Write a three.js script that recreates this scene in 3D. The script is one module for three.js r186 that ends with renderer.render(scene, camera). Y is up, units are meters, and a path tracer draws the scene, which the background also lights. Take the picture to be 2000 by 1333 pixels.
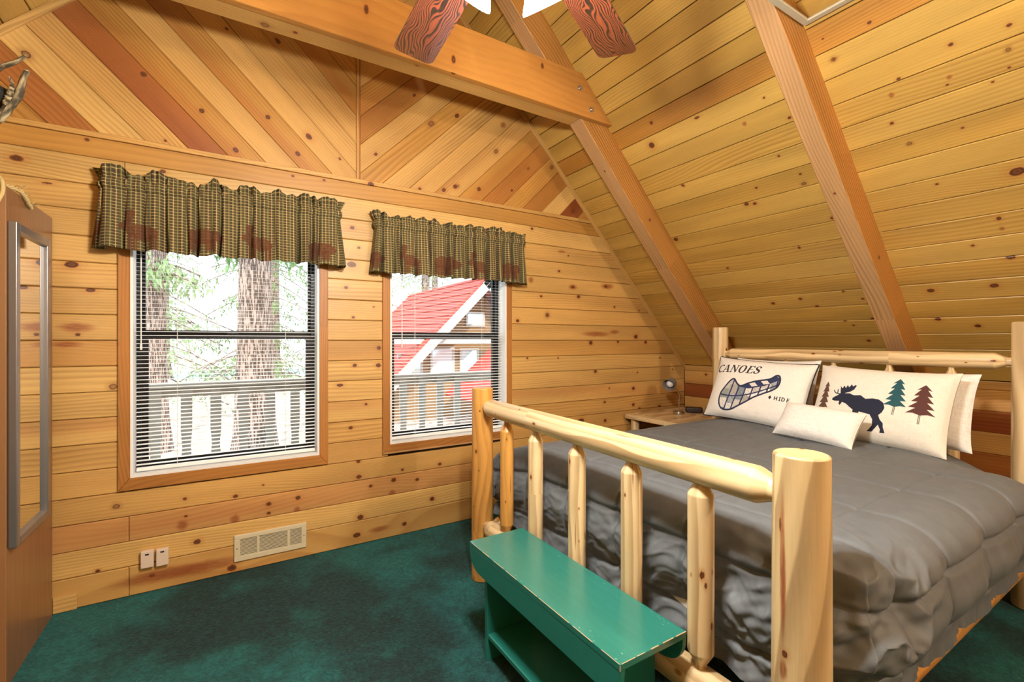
import * as THREE from 'three';
import { mergeGeometries } from 'three/addons/utils/BufferGeometryUtils.js';
import { RoundedBoxGeometry } from 'three/addons/geometries/RoundedBoxGeometry.js';
import { RectAreaLightUniformsLib } from 'three/addons/lights/RectAreaLightUniformsLib.js';

// ---------------------------------------------------------------- camera, sky, sun, exposure
RectAreaLightUniformsLib.init();
const FPX = 903, CX = 1000, CY = 665, YAW = 31.8 * Math.PI / 180, EYE = new THREE.Vector3(0, 1.32, 3.06);
const scene = new THREE.Scene();
const camera = new THREE.PerspectiveCamera(2 * Math.atan(666.5 / FPX) * 180 / Math.PI, 2000 / 1333, 0.05, 200);
camera.position.copy(EYE);
camera.lookAt(EYE.x + Math.sin(YAW), EYE.y, EYE.z - Math.cos(YAW));
camera.setViewOffset(2000, 1333, 0, 666.5 - CY, 2000, 1333);
scene.background = new THREE.Color().setRGB(0.80, 0.92, 1.0);
scene.backgroundIntensity = 3.2;
const renderer = new THREE.WebGLRenderer({ antialias: true });
renderer.toneMapping = THREE.LinearToneMapping;
renderer.toneMappingExposure = 1.08;
renderer.shadowMap.enabled = true;
const sun = new THREE.DirectionalLight(new THREE.Color().setRGB(1, 0.94, 0.84), 4.2);
sun.position.set(-6, 26, 22); sun.target.position.set(2, 0, -10); sun.castShadow = true;
Object.assign(sun.shadow.camera, { left: -25, right: 25, top: 25, bottom: -25, near: 1, far: 90 });
sun.shadow.radius = 3;
scene.add(sun, sun.target);

// ---------------------------------------------------------------- helpers
function rng(seed) { let a = seed >>> 0; return () => { a = (a + 0x6D2B79F5) | 0; let t = Math.imul(a ^ (a >>> 15), 1 | a); t = (t + Math.imul(t ^ (t >>> 7), 61 | t)) ^ t; return ((t ^ (t >>> 14)) >>> 0) / 4294967296; }; }
function hash(i, j, s) { let h = Math.imul(i, 374761393) + Math.imul(j, 668265263) + Math.imul(s, 974711); h = Math.imul(h ^ (h >>> 13), 1274126177); return ((h ^ (h >>> 16)) >>> 0) / 4294967296; }
function noise(x, y, s = 0) {
  const i = Math.floor(x), j = Math.floor(y); let f = x - i, g = y - j; f = f * f * (3 - 2 * f); g = g * g * (3 - 2 * g);
  const a = hash(i, j, s), b = hash(i + 1, j, s), c = hash(i, j + 1, s), d = hash(i + 1, j + 1, s);
  return a + (b - a) * f + (c - a) * g + (a - b - c + d) * f * g;
}
const fbm = (x, y, s = 0, o = 4) => { let v = 0, a = 0.5, t = 0; for (let k = 0; k < o; k++) { v += a * noise(x, y, s + k); t += a; x *= 2.03; y *= 2.03; a *= 0.5; } return v / t; };
const clamp = (x, a = 0, b = 1) => Math.min(b, Math.max(a, x)), mix = (a, b, t) => a + (b - a) * t, smooth = (a, b, x) => { const t = clamp((x - a) / (b - a)); return t * t * (3 - 2 * t); };
const V = (x, y, z) => new THREE.Vector3(x, y, z);
const FW = V(Math.sin(YAW), 0, -Math.cos(YAW)), RT = V(Math.cos(YAW), 0, Math.sin(YAW));
// a pixel of the photograph carried along its ray to a plane n.p = d
function onPlane(px, py, n, d) {
  const r = FW.clone().addScaledVector(RT, (px - CX) / FPX); r.y += (CY - py) / FPX;
  return EYE.clone().addScaledVector(r, (d - n.dot(EYE)) / n.dot(r));
}
const taken = {};
function numbered(name) { const n = taken[name] = (taken[name] ?? -1) + 1; return n ? `${name}_${String(n).padStart(3, '0')}` : name; }
function tag(o, label, category, group, kind) { Object.assign(o.userData, { label, category }); if (group) o.userData.group = group; if (kind) o.userData.kind = kind; return o; }
function thing(name, label, category, group, kind) { const o = new THREE.Group(); o.name = numbered(name); scene.add(o); return tag(o, label, category, group, kind); }
function part(name, geo, mat, parent) {
  const g = Array.isArray(geo) ? (geo.length > 1 ? mergeGeometries(geo.map((x) => { const y = x.index ? x.toNonIndexed() : x.clone(); for (const k of Object.keys(y.attributes)) if (!['position', 'normal', 'uv'].includes(k)) y.deleteAttribute(k); return y; })) : geo[0]) : geo;
  const m = new THREE.Mesh(g, mat); m.name = name; m.castShadow = m.receiveShadow = true; parent.add(m); return m;
}
function solo(name, geo, mat, label, category, group, kind) { const m = part(name, geo, mat, scene); m.name = numbered(name); return tag(m, label, category, group, kind); }
// box with uv in metres
function box(x0, x1, y0, y1, z0, z1) {
  const g = new THREE.BoxGeometry(x1 - x0, y1 - y0, z1 - z0); g.translate((x0 + x1) / 2, (y0 + y1) / 2, (z0 + z1) / 2); return boxUV(g);
}
function boxUV(g, along) {
  const p = g.attributes.position, n = g.attributes.normal, uv = g.attributes.uv;
  for (let i = 0; i < p.count; i++) {
    const ax = Math.abs(n.getX(i)), ay = Math.abs(n.getY(i)), az = Math.abs(n.getZ(i)), x = p.getX(i), y = p.getY(i), z = p.getZ(i);
    let u, v; if (ax > ay && ax > az) { u = z; v = y; } else if (ay > az) { u = x; v = z; } else { u = x; v = y; }
    if (along === 'y' && !(ay > ax && ay > az)) [u, v] = [v, u];
    if (along === 'z' && ay > ax && ay > az) [u, v] = [v, u];
    uv.setXY(i, u, v);
  }
  return g;
}
function rbox(x0, x1, y0, y1, z0, z1, r = 0.004, along) { const g = new RoundedBoxGeometry(x1 - x0, y1 - y0, z1 - z0, 2, r); g.translate((x0 + x1) / 2, (y0 + y1) / 2, (z0 + z1) / 2); return boxUV(g, along); }
// a board cut to a convex outline (counter-clockwise, in plane coordinates): chamfered front edges, sides, no back
function boardGeo(poly, place, depth, ch, uvOf) {
  const n = poly.length, inn = [];
  for (let i = 0; i < n; i++) {
    const a = poly[(i + n - 1) % n], b = poly[i], c = poly[(i + 1) % n];
    const e = (p, q) => { const dx = q[0] - p[0], dy = q[1] - p[1], l = Math.hypot(dx, dy) || 1; return [-dy / l, dx / l]; };
    const m = e(a, b), k = e(b, c), det = 1 + m[0] * k[0] + m[1] * k[1];
    const s = ch / Math.max(det, 0.25);
    inn.push([b[0] + (m[0] + k[0]) * s, b[1] + (m[1] + k[1]) * s]);
  }
  const pos = [], uv = [];
  const put = (p, w) => { const q = place(p[0], p[1], w); pos.push(q.x, q.y, q.z); uv.push(...uvOf(p[0], p[1])); };
  const tri = (a, wa, b, wb, c, wc) => { put(a, wa); put(b, wb); put(c, wc); };
  for (let i = 1; i < n - 1; i++) tri(inn[0], 0, inn[i], 0, inn[i + 1], 0);
  for (let i = 0; i < n; i++) {
    const j = (i + 1) % n;
    tri(poly[i], -ch * 1.2, poly[j], -ch * 1.2, inn[j], 0); tri(poly[i], -ch * 1.2, inn[j], 0, inn[i], 0);
    tri(poly[i], -depth, poly[j], -depth, poly[j], -ch * 1.2); tri(poly[i], -depth, poly[j], -ch * 1.2, poly[i], -ch * 1.2);
  }
  const g = new THREE.BufferGeometry();
  g.setAttribute('position', new THREE.Float32BufferAttribute(pos, 3)); g.setAttribute('uv', new THREE.Float32BufferAttribute(uv, 2));
  g.computeVertexNormals(); return g;
}
const rect = (x0, x1, y0, y1) => [[x0, y0], [x1, y0], [x1, y1], [x0, y1]];
function clipPoly(poly, a, b, c) { // keeps a x + b y <= c
  const out = [], f = (p) => a * p[0] + b * p[1] - c;
  for (let i = 0; i < poly.length; i++) {
    const p = poly[i], q = poly[(i + 1) % poly.length], fp = f(p), fq = f(q);
    if (fp <= 0) out.push(p);
    if ((fp < 0 && fq > 0) || (fp > 0 && fq < 0)) { const t = fp / (fp - fq); out.push([p[0] + (q[0] - p[0]) * t, p[1] + (q[1] - p[1]) * t]); }
  }
  return out.filter((p, i) => { const q = out[(i + 1) % out.length]; return Math.hypot(p[0] - q[0], p[1] - q[1]) > 1e-4; });
}
const areaOf = (p) => p.reduce((s, a, i) => { const b = p[(i + 1) % p.length]; return s + (a[0] * b[1] - b[0] * a[1]) / 2; }, 0);
// grid surface f(u,v) -> Vector3
function sheet(nu, nv, f, uvOf, flip) {
  const pos = [], uv = [], idx = [];
  for (let j = 0; j <= nv; j++) for (let i = 0; i <= nu; i++) { const p = f(i / nu, j / nv); pos.push(p.x, p.y, p.z); uv.push(...(uvOf ? uvOf(i / nu, j / nv) : [i / nu, j / nv])); }
  for (let j = 0; j < nv; j++) for (let i = 0; i < nu; i++) { const a = j * (nu + 1) + i, b = a + 1, c = a + nu + 1, d = c + 1; if (flip) idx.push(a, c, b, b, c, d); else idx.push(a, b, c, b, d, c); }
  const g = new THREE.BufferGeometry(); g.setAttribute('position', new THREE.Float32BufferAttribute(pos, 3)); g.setAttribute('uv', new THREE.Float32BufferAttribute(uv, 2)); g.setIndex(idx); g.computeVertexNormals(); return g;
}
// a peeled log from a to b; prof(t) gives the radius factor along it, caps included; uv in metres
function logGeo(a, b, r0, r1, { end0 = 0, end1 = 0, tenon = 0.55, seed = 1, wob = 0.012, flat0 = true, flat1 = true } = {}) {
  const L = a.distanceTo(b), dir = b.clone().sub(a).normalize(), ref = Math.abs(dir.y) > 0.9 ? V(1, 0, 0) : V(0, 1, 0), e1 = V(0, 0, 0).crossVectors(dir, ref).normalize(), e2 = V(0, 0, 0).crossVectors(dir, e1).normalize();
  const st = [];
  const NB = 14, soft = 0.007;
  if (end0) st.push([0, tenon], [end0 * 0.45, tenon * 1.06], [end0 * 0.5, tenon * 1.15], [end0 * 0.93, 0.97], [end0, 1]); else st.push([0, 1 - soft / r0], [soft * 0.35, 1 - 0.3 * soft / r0], [soft, 1]);
  const lo = end0 || soft, hi = L - (end1 || soft);
  for (let k = 1; k < NB; k++) st.push([lo + (hi - lo) * k / NB, 1]);
  if (end1) st.push([L - end1, 1], [L - end1 * 0.93, 0.97], [L - end1 * 0.5, tenon * 1.15], [L - end1 * 0.45, tenon * 1.06], [L, tenon]); else st.push([L - soft, 1], [L - soft * 0.35, 1 - 0.3 * soft / r0], [L, 1 - soft / r0]);
  const NR = 24, rmean = (r0 + r1) / 2;
  const f = (i, k) => {
    const [s, m] = st[k], th = i / NR * Math.PI * 2, t = s / L;
    const r = mix(r0, r1, t) * m * (1 + wob * 2.4 * (fbm(Math.cos(th) * 1.3 + 9 * seed, Math.sin(th) * 1.3 + s * 1.6, seed, 3) - 0.5) + wob * (noise(s * 5, seed * 3.1, seed) - 0.5));
    return a.clone().addScaledVector(dir, s).addScaledVector(e1, Math.cos(th) * r).addScaledVector(e2, Math.sin(th) * r);
  };
  const pos = [], uv = [], idx = [];
  const off = (seed * 0.37) % 1, offu = (seed * 0.61) % 1;
  for (let k = 0; k < st.length; k++) for (let i = 0; i <= NR; i++) { const p = f(i % NR, k); pos.push(p.x, p.y, p.z); uv.push(offu + st[k][0] / 1.6, off + i / NR * Math.max(1, Math.round(2 * Math.PI * rmean / 0.4))); }
  for (let k = 0; k < st.length - 1; k++) for (let i = 0; i < NR; i++) { const p = k * (NR + 1) + i, q = p + NR + 1; idx.push(p, p + 1, q, p + 1, q + 1, q); }
  const g = new THREE.BufferGeometry(); g.setAttribute('position', new THREE.Float32BufferAttribute(pos, 3)); g.setAttribute('uv', new THREE.Float32BufferAttribute(uv, 2)); g.setIndex(idx); g.computeVertexNormals();
  // weld the normal seam
  const nn = g.attributes.normal; for (let k = 0; k < st.length; k++) { const p = k * (NR + 1), q = p + NR, n = V(nn.getX(p) + nn.getX(q), nn.getY(p) + nn.getY(q), nn.getZ(p) + nn.getZ(q)).normalize(); nn.setXYZ(p, n.x, n.y, n.z); nn.setXYZ(q, n.x, n.y, n.z); }
  const caps = [];
  for (const [k, s] of [[0, -1], [st.length - 1, 1]]) {
    const cp = [], cu = []; const c = a.clone().addScaledVector(dir, st[k][0]);
    for (let i = 0; i < NR; i++) { const p = f(i, k), q = f((i + 1) % NR, k), o = s > 0 ? [c, p, q] : [c, q, p]; for (const w of o) { cp.push(w.x, w.y, w.z); cu.push(w.clone().sub(c).dot(e1) * 0.8 + 0.5, w.clone().sub(c).dot(e2) * 0.8 + off); } }
    const cg = new THREE.BufferGeometry(); cg.setAttribute('position', new THREE.Float32BufferAttribute(cp, 3)); cg.setAttribute('uv', new THREE.Float32BufferAttribute(cu, 2)); cg.computeVertexNormals(); caps.push(cg);
  }
  // outward check
  const mid = f(0, Math.floor(st.length / 2)), ax = a.clone().addScaledVector(dir, st[Math.floor(st.length / 2)][0]), mi = Math.floor(st.length / 2) * (NR + 1);
  if (mid.sub(ax).dot(V(nn.getX(mi), nn.getY(mi), nn.getZ(mi))) < 0) { const id = g.index.array; for (let i = 0; i < id.length; i += 3) { const t = id[i]; id[i] = id[i + 1]; id[i + 1] = t; } for (let i = 0; i < nn.count; i++) nn.setXYZ(i, -nn.getX(i), -nn.getY(i), -nn.getZ(i)); }
  for (const [n, cg] of caps.entries()) { const q = cg.attributes.normal, want = n ? 1 : -1; if (V(q.getX(0), q.getY(0), q.getZ(0)).dot(dir) * want < 0) { const P = cg.attributes.position.array; for (let i = 0; i < P.length; i += 9) for (let c = 0; c < 3; c++) { const t = P[i + 3 + c]; P[i + 3 + c] = P[i + 6 + c]; P[i + 6 + c] = t; } cg.computeVertexNormals(); } }
  return mergeGeometries([g.toNonIndexed(), ...caps]);
}
function tubeGeo(pts, r, seg = 24, rad = 8) { return new THREE.TubeGeometry(new THREE.CatmullRomCurve3(pts), seg, r, rad, false); }
function lathe(prof, seg = 32) { return new THREE.LatheGeometry(prof.map(([r, y]) => new THREE.Vector2(r, y)), seg); }
function dataTex(w, h, fill, srgb = true, repeat = true) {
  const d = new Uint8Array(w * h * 4); fill(d);
  const t = new THREE.DataTexture(d, w, h); t.magFilter = THREE.LinearFilter; t.minFilter = THREE.LinearFilter; if (srgb) t.colorSpace = THREE.SRGBColorSpace; if (repeat) t.wrapS = t.wrapT = THREE.RepeatWrapping; t.needsUpdate = true; return t;
}
function canvasTex(w, h, draw) { const c = document.createElement('canvas'); c.width = w; c.height = h; draw(c.getContext('2d')); const t = new THREE.CanvasTexture(c); t.colorSpace = THREE.SRGBColorSpace; t.wrapS = t.wrapT = THREE.RepeatWrapping; return t; }

// ---------------------------------------------------------------- pine
// rows: [v0, v1, tone rgb, seed, redness]; knots: [u, v, radius m, stretch along the grain, kind]
function pineTex(w, h, uM, vM, rows, knots, ringAmt = 1) {
  return dataTex(w, h, (d) => {
    const rowAt = new Int32Array(h).fill(-1);
    for (let j = 0; j < h; j++) { const v = (j + 0.5) / h * vM; rowAt[j] = rows.findIndex((r) => v >= r[0] && v < r[1]); }
    const hgt = new Float32Array(w * h);
    for (let j = 0; j < h; j++) {
      const v = (j + 0.5) / h * vM, r = rows[Math.max(0, rowAt[j])], t = (v - r[0]) / (r[1] - r[0]), s = r[3], R = rng(s * 77 + 5);
      const c = R() * 1.6 - 0.3, k = 2.2 + R() * 3, drift = R() * 40, rr = 0.5 + R() * 0.9;
      for (let i = 0; i < w; i++) {
        const u = (i + 0.5) / w * uM;
        const wob = (noise(u * 0.9 + drift, s * 3.7, 11) - 0.5) * 1.5 + (noise(u * 2.6 + drift, t * 1.4 + s, 12) - 0.5) * 0.35;
        const q = Math.abs(t - c + wob * 0.55) * k + noise(u * 7 + drift, t * 5, 13) * 0.13;
        let ring = q * (1.5 + 1.6 * noise(u * 0.6 + drift, s * 1.9, 15)); ring -= Math.floor(ring); ring = smooth(0.2, 0.9, ring) * (1 - smooth(0.9, 1, ring)) * (0.3 + 1.1 * noise(u * 1.7 + drift, t * 3 + s, 16));
        const fib = noise(u * 26, v * 820, s) * 0.6 + noise(u * 7, v * 380, s + 9) * 0.4;
        const cloud = fbm(u * 1.3 + drift, t * 1.1, s + 4, 3) - 0.5;
        hgt[j * w + i] = ring;
        const red = r[4] * smooth(0.3, 0.75, noise(u * 0.7 + drift, t * 2.3 + s * 1.7, 21) * 0.55 + (r[4] > 0.9 ? 0.42 : 0.2));
        const dk = 1 - ringAmt * rr * 0.10 * ring - 0.065 * (fib - 0.5) + cloud * 0.22;
        const o = (j * w + i) * 4;
        d[o] = clamp(r[2][0] * dk * (1 - 0.12 * red), 0, 255);
        d[o + 1] = clamp(r[2][1] * (dk - 0.035 * ring * rr) * (1 - 0.30 * red), 0, 255);
        d[o + 2] = clamp(r[2][2] * (dk - 0.075 * ring * rr) * (1 - 0.34 * red), 0, 255); d[o + 3] = 255;
      }
    }
    for (const [ku, kv, kr, st, kind] of knots) {
      const R = rng(Math.floor(ku * 991 + kv * 7717) >>> 0), reach = kr * (kind === 'red' ? 3.4 : 3.2), ru = reach * st, row = rows.findIndex((r) => kv >= r[0] && kv < r[1]);
      const i0 = Math.floor((ku - ru) / uM * w), i1 = Math.ceil((ku + ru) / uM * w), j0 = Math.max(0, Math.floor((kv - reach) / vM * h)), j1 = Math.min(h - 1, Math.ceil((kv + reach) / vM * h)), ph = R() * 9;
      for (let j = j0; j <= j1; j++) {
        if (rowAt[j] !== row) continue;
        for (let i = i0; i <= i1; i++) {
          const ii = ((i % w) + w) % w, u = (i + 0.5) / w * uM - ku, v = (j + 0.5) / h * vM - kv, e = Math.hypot(u / st, v) / kr * (1 + 0.22 * (noise(Math.atan2(v, u) * 1.6 + ph, ph, 3) - 0.5));
          const o = (j * w + ii) * 4; let a, cr, cg, cb;
          if (kind === 'red') { a = 0.66 * (1 - smooth(0.5, 1.7, e)) * (0.65 + 0.5 * noise(u * 40, v * 240, 5)); cr = 128; cg = 62; cb = 30; }
          else {
            const ringk = 0.5 + 0.5 * Math.sin(e * 9 + ph);
            const core = 1 - smooth(0.8, 1.05, e), halo = (1 - smooth(0.9, 2.9, e)) * 0.30;
            const edge = Math.exp(-((e - 0.92) ** 2) / 0.02);
            if (kind === 'ring') { a = clamp(edge * 0.85 + core * 0.28 + halo * 0.7); cr = 96; cg = 54; cb = 26; }
            else { a = clamp(core * (0.84 + 0.1 * ringk) + edge * 0.2 + halo * (0.6 + 0.4 * ringk)); const m = core * (0.6 + 0.4 * ringk); cr = mix(168, 74, m); cg = mix(98, 38, m); cb = mix(44, 20, m); }
          }
          a = clamp(a, 0, 0.96); d[o] = mix(d[o], cr, a); d[o + 1] = mix(d[o + 1], cg, a); d[o + 2] = mix(d[o + 2], cb, a);
        }
      }
    }
  });
}
const PINE = [206, 166, 98], TAN = [196, 152, 86], AMB = [184, 134, 64], PALE = [202, 170, 102];
const toneMix = (a, b, t) => a.map((x, i) => mix(x, b[i], t));
const ROOFM = -1.054, ROOFC = 5.24, RIDGE = 0.73, ROOFL = Math.hypot(1, ROOFM);
const ridgeY = ROOFC + ROOFM * RIDGE, KNEEX = 3.955, KNEEY = ROOFC + ROOFM * KNEEX, LEFTX = 2 * RIDGE - KNEEX, FRONTZ = 4.7;
// back wall rows
const PITCH = 0.1296, SEAM0 = 0.023, WU0 = -1.0, WU = 4.96, WV = 2.37;
const wallRows = [], R0 = rng(4);
const rowTone = { 0: [TAN, 0.0], 1: [PINE, 0], 2: [toneMix(TAN, [192, 136, 84], 0.5), 0.35], 3: [TAN, 0], 4: [TAN, 0.1], 9: [toneMix(TAN, AMB, 0.3), 0.2], 16: [PINE, 0] };
for (let k = 0; k < 18; k++) {
  const v0 = k ? SEAM0 + k * PITCH : 0, v1 = SEAM0 + (k + 1) * PITCH, tt = rowTone[k];
  wallRows.push([k ? v0 : -1, v1, tt ? tt[0] : toneMix(PINE, TAN, R0()), 31 + k * 3, tt ? tt[1] : (R0() < 0.15 ? 0.35 : 0)]);
}
wallRows[17][1] = 2.5; wallRows[16][1] = 2.235; wallRows[17][0] = 2.235; wallRows[17][2] = AMB;
const wallKnots = [];
const ZN = V(0, 0, 1);
function knotPx(list, px, py, r, st = 1.25, kind = '') { const p = onPlane(px, py, ZN, 0), q = onPlane(px, py + r, ZN, 0); list.push([p.x - WU0, p.y, Math.abs(p.y - q.y) * 0.8, st, kind]); }
for (const k of [[32, 309, 8, 1.5], [170, 273, 4], [318, 335, 5, 1.3], [572, 344, 3], [633, 352, 3], [688, 445, 4.5], [140, 517, 8, 1.7], [177, 567, 5, 1.9], [152, 654, 4], [130, 673, 6, 4, 'red'], [150, 640, 9, 3, 'red'], [92, 358, 2, 5], [221, 756, 6, 1.2, 'ring'], [687, 517, 7, 1.6],
  [676, 562, 4], [693, 714, 4], [664, 753, 4, 2], [685, 836, 4], [701, 484, 3], [740, 680, 5, 1.1], [739, 714, 5], [1092, 530, 3], [1119, 561, 5, 2, 'red'], [1119, 561, 3, 2], [1186, 560, 5, 3.2, 'red'], [1183, 560, 3, 2], [1057, 579, 3], [1130, 580, 4, 1.4], [1069, 616, 5, 1, 'ring'], [1069, 616, 3], [1011, 627, 4], [1248, 607, 2], [1242, 658, 5], [1165, 653, 5, 7, 'red'], [1200, 649, 4, 3, 'red'], [1154, 670, 5], [1207, 668, 3], [1261, 669, 4], [1163, 726, 4], [1245, 728, 2], [1190, 759, 2], [1237, 759, 4], [1237, 791, 4], [1181, 786, 3], [1249, 799, 4], [1288, 795, 5], [1182, 822, 4], [1135, 822, 5, 2], [1289, 699, 2], [1314, 722, 2], [1039, 447, 3], [1097, 492, 2.5, 4, 'red'], [1037, 547, 6, 1, 'red'],
  [227, 990, 5, 1.2, 'ring'], [361, 975, 3.5], [460, 970, 4.5, 1.3], [514, 948, 2], [525, 985, 5], [525, 1003, 4], [582, 973, 5], [580, 996, 6, 1, 'red'], [459, 1015, 9, 0.9, 'red'], [356, 1027, 10, 0.9, 'red'], [363, 1009, 3], [385, 1059, 6], [191, 1116, 4], [297, 1125, 4.5, 1.5], [320, 1122, 12, 6, 'red'], [400, 1108, 12, 5, 'red'], [453, 1110, 8], [697, 1046, 6, 1.6], [740, 1034, 5, 4, 'red'], [701, 932, 5, 1.3], [769, 938, 5], [815, 937, 4], [724, 950, 4], [766, 964, 7, 1, 'red'], [844, 975, 5], [704, 1011, 6], [790, 1024, 5], [859, 907, 4], [786, 918, 3], [700, 902, 4],
  [940, 960, 4], [1200, 600, 2.5], [1110, 500, 2], [1030, 700, 2.5], [1090, 700, 2], [200, 400, 3], [690, 620, 3], [715, 790, 3], [730, 600, 2]]) knotPx(wallKnots, ...k);
const wallTex = pineTex(2048, 1024, WU, WV, wallRows, wallKnots);
// ceiling rows (u along z, v up the slope from the knee)
const SPITCH = 0.131, SU = 4.8, SV = SPITCH * 20, ceilKnots = [], roofN = V(-ROOFM / ROOFL, 1 / ROOFL, 0);
const slopeOf = (x) => (KNEEX - x) * ROOFL;
const S0 = ((slopeOf(2.511) % SPITCH) + SPITCH) % SPITCH;   // first seam above the knee
for (const [px, py, r, st = 1.25, kind = ''] of [[1698, 44, 5], [1607, 76, 3], [1628, 116, 5.5, 1.2, 'ring'], [1628, 116, 3], [1857, 87, 5], [1971, 49, 5], [1969, 97, 5, 1, 'ring'], [1755, 154, 4], [1741, 186, 6, 0.9, 'red'], [1854, 151, 5, 1, 'red'], [1850, 166, 3], [1939, 160, 3], [1971, 132, 3], [1742, 241, 4], [1776, 281, 4, 1.2, 'ring'], [1987, 335, 11, 1.3], [1951, 427, 5, 0.9], [1957, 447, 4, 1, 'red'], [1345, 100, 3], [1492, 191, 3], [1454, 242, 5, 1, 'red'], [1542, 230, 4], [1521, 305, 3], [1570, 359, 4, 1.3, 'ring'], [1563, 340, 3], [1477, 367, 3], [1458, 399, 5], [1474, 398, 4], [1626, 426, 4], [1335, 363, 3], [1510, 593, 4], [1563, 584, 4], [1596, 599, 4], [1647, 570, 3], [1650, 627, 3], [1667, 636, 2.5], [1705, 623, 4], [1685, 584, 3], [1695, 595, 3], [1697, 666, 4], [1974, 503, 7, 1.4], [1818, 568, 6, 1.4], [1942, 558, 7, 1.3], [1832, 624, 5, 1.3], [1910, 637, 5, 1.3], [1561, 484, 5, 0.8], [1421, 524, 3], [1273, 284, 9, 1.1], [1333, 362, 3], [1320, 468, 5], [1272, 240, 5], [1361, 230, 4, 2], [1830, 360, 3], [1880, 250, 3], [1900, 480, 3]]) {
  const p = onPlane(px, py, roofN, ROOFC / ROOFL), q = onPlane(px, py + r, roofN, ROOFC / ROOFL); const v = slopeOf(p.x) - S0 + SPITCH;
  if (p.z > -0.1) ceilKnots.push([p.z, v, Math.abs(slopeOf(p.x) - slopeOf(q.x)) * (py > 480 ? 0.58 : 0.72), st, kind]);
}
const ceilRows = [], R1 = rng(9);
for (let k = 0; k < 20; k++) ceilRows.push([k * SPITCH, (k + 1) * SPITCH, toneMix([200, 162, 84], [184, 144, 68], R1()), 131 + k * 5, 0]);
{ const p = onPlane(1440, 170, roofN, ROOFC / ROOFL), k = Math.floor((slopeOf(p.x) - S0 + SPITCH) / SPITCH); ceilRows[k][2] = [178, 126, 54]; }
const ceilTex = pineTex(2048, 1024, SU, SV, ceilRows, ceilKnots, 0.8);
// general stock: 15 strips, some of red heartwood
const atlasRows = [], atlasKnots = [], R2 = rng(21), AS = 0.1365;
const DEEP = [178, 122, 56], atlasTone = [TAN, AMB, TAN, [160, 98, 48], TAN, AMB, AMB, [148, 88, 42], PINE, TAN, AMB, DEEP, [170, 112, 54], DEEP, DEEP];
for (let k = 0; k < 15; k++) {
  atlasRows.push([k * AS, (k + 1) * AS, atlasTone[k], 331 + k * 7, [3, 7, 12].includes(k) ? 0.8 : k % 4 === 1 ? 0.4 : 0]);
  const nk = 3 + Math.floor(R2() * 5); for (let i = 0; i < nk; i++) atlasKnots.push([R2() * 4.1, (k + 0.2 + R2() * 0.6) * AS, 0.006 + R2() * 0.011, 1.1 + R2() * 0.5, R2() < 0.18 ? 'ring' : R2() < 0.2 ? 'red' : '']);
}
const atlasTex = pineTex(2048, 1024, 4.1, AS * 15, atlasRows, atlasKnots);
const firRows = [0, 1, 2, 3].map((k) => [k * 0.15, (k + 1) * 0.15, [[176, 124, 58], [170, 114, 48], [184, 144, 96], [176, 132, 82]][k], 711 + k * 13, 0.15]), firKnots = [[0.4, 0.09, 0.008, 1.3, ''], [1.3, 0.2, 0.007, 1.2, 'red'], [0.9, 0.37, 0.006, 1.2, ''], [1.75, 0.5, 0.009, 1.3, '']];
const firTex = pineTex(1024, 512, 2, 0.6, firRows, firKnots, 1.6);
const logRows = [[0, 0.4, [218, 192, 146], 901, 0]], logKnots = [], R3 = rng(33);
for (let i = 0; i < 22; i++) logKnots.push([R3() * 1.6, 0.02 + R3() * 0.36, 0.0035 + R3() * 0.005, 1.1 + R3() * 0.4, R3() < 0.25 ? 'red' : '']);
for (const [u, v, q] of [[0.3, 0.08, 9], [0.9, 0.2, 14], [1.3, 0.31, 8], [0.6, 0.36, 12]]) logKnots.push([u, v, 0.0035, q, 'red']);
const logTex = pineTex(1024, 256, 1.6, 0.4, logRows, logKnots, 1.5);
const postTex = pineTex(1024, 256, 1.6, 0.4, [[0, 0.4, [216, 188, 138], 905, 0]], [...logKnots.slice(0, 9), [0.86, 0.026, 0.0055, 26, 'red'], [0.80, 0.03, 0.0045, 20, 'red'], [0.60, 0.029, 0.008, 2.4, 'red'], [0.64, 0.033, 0.007, 1.3, ''], [0.95, 0.02, 0.003, 6, '']], 2.1);
const orangeTex = pineTex(1024, 256, 1.6, 0.4, [[0, 0.4, [210, 154, 76], 951, 0.4]], logKnots, 1.4);

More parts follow.
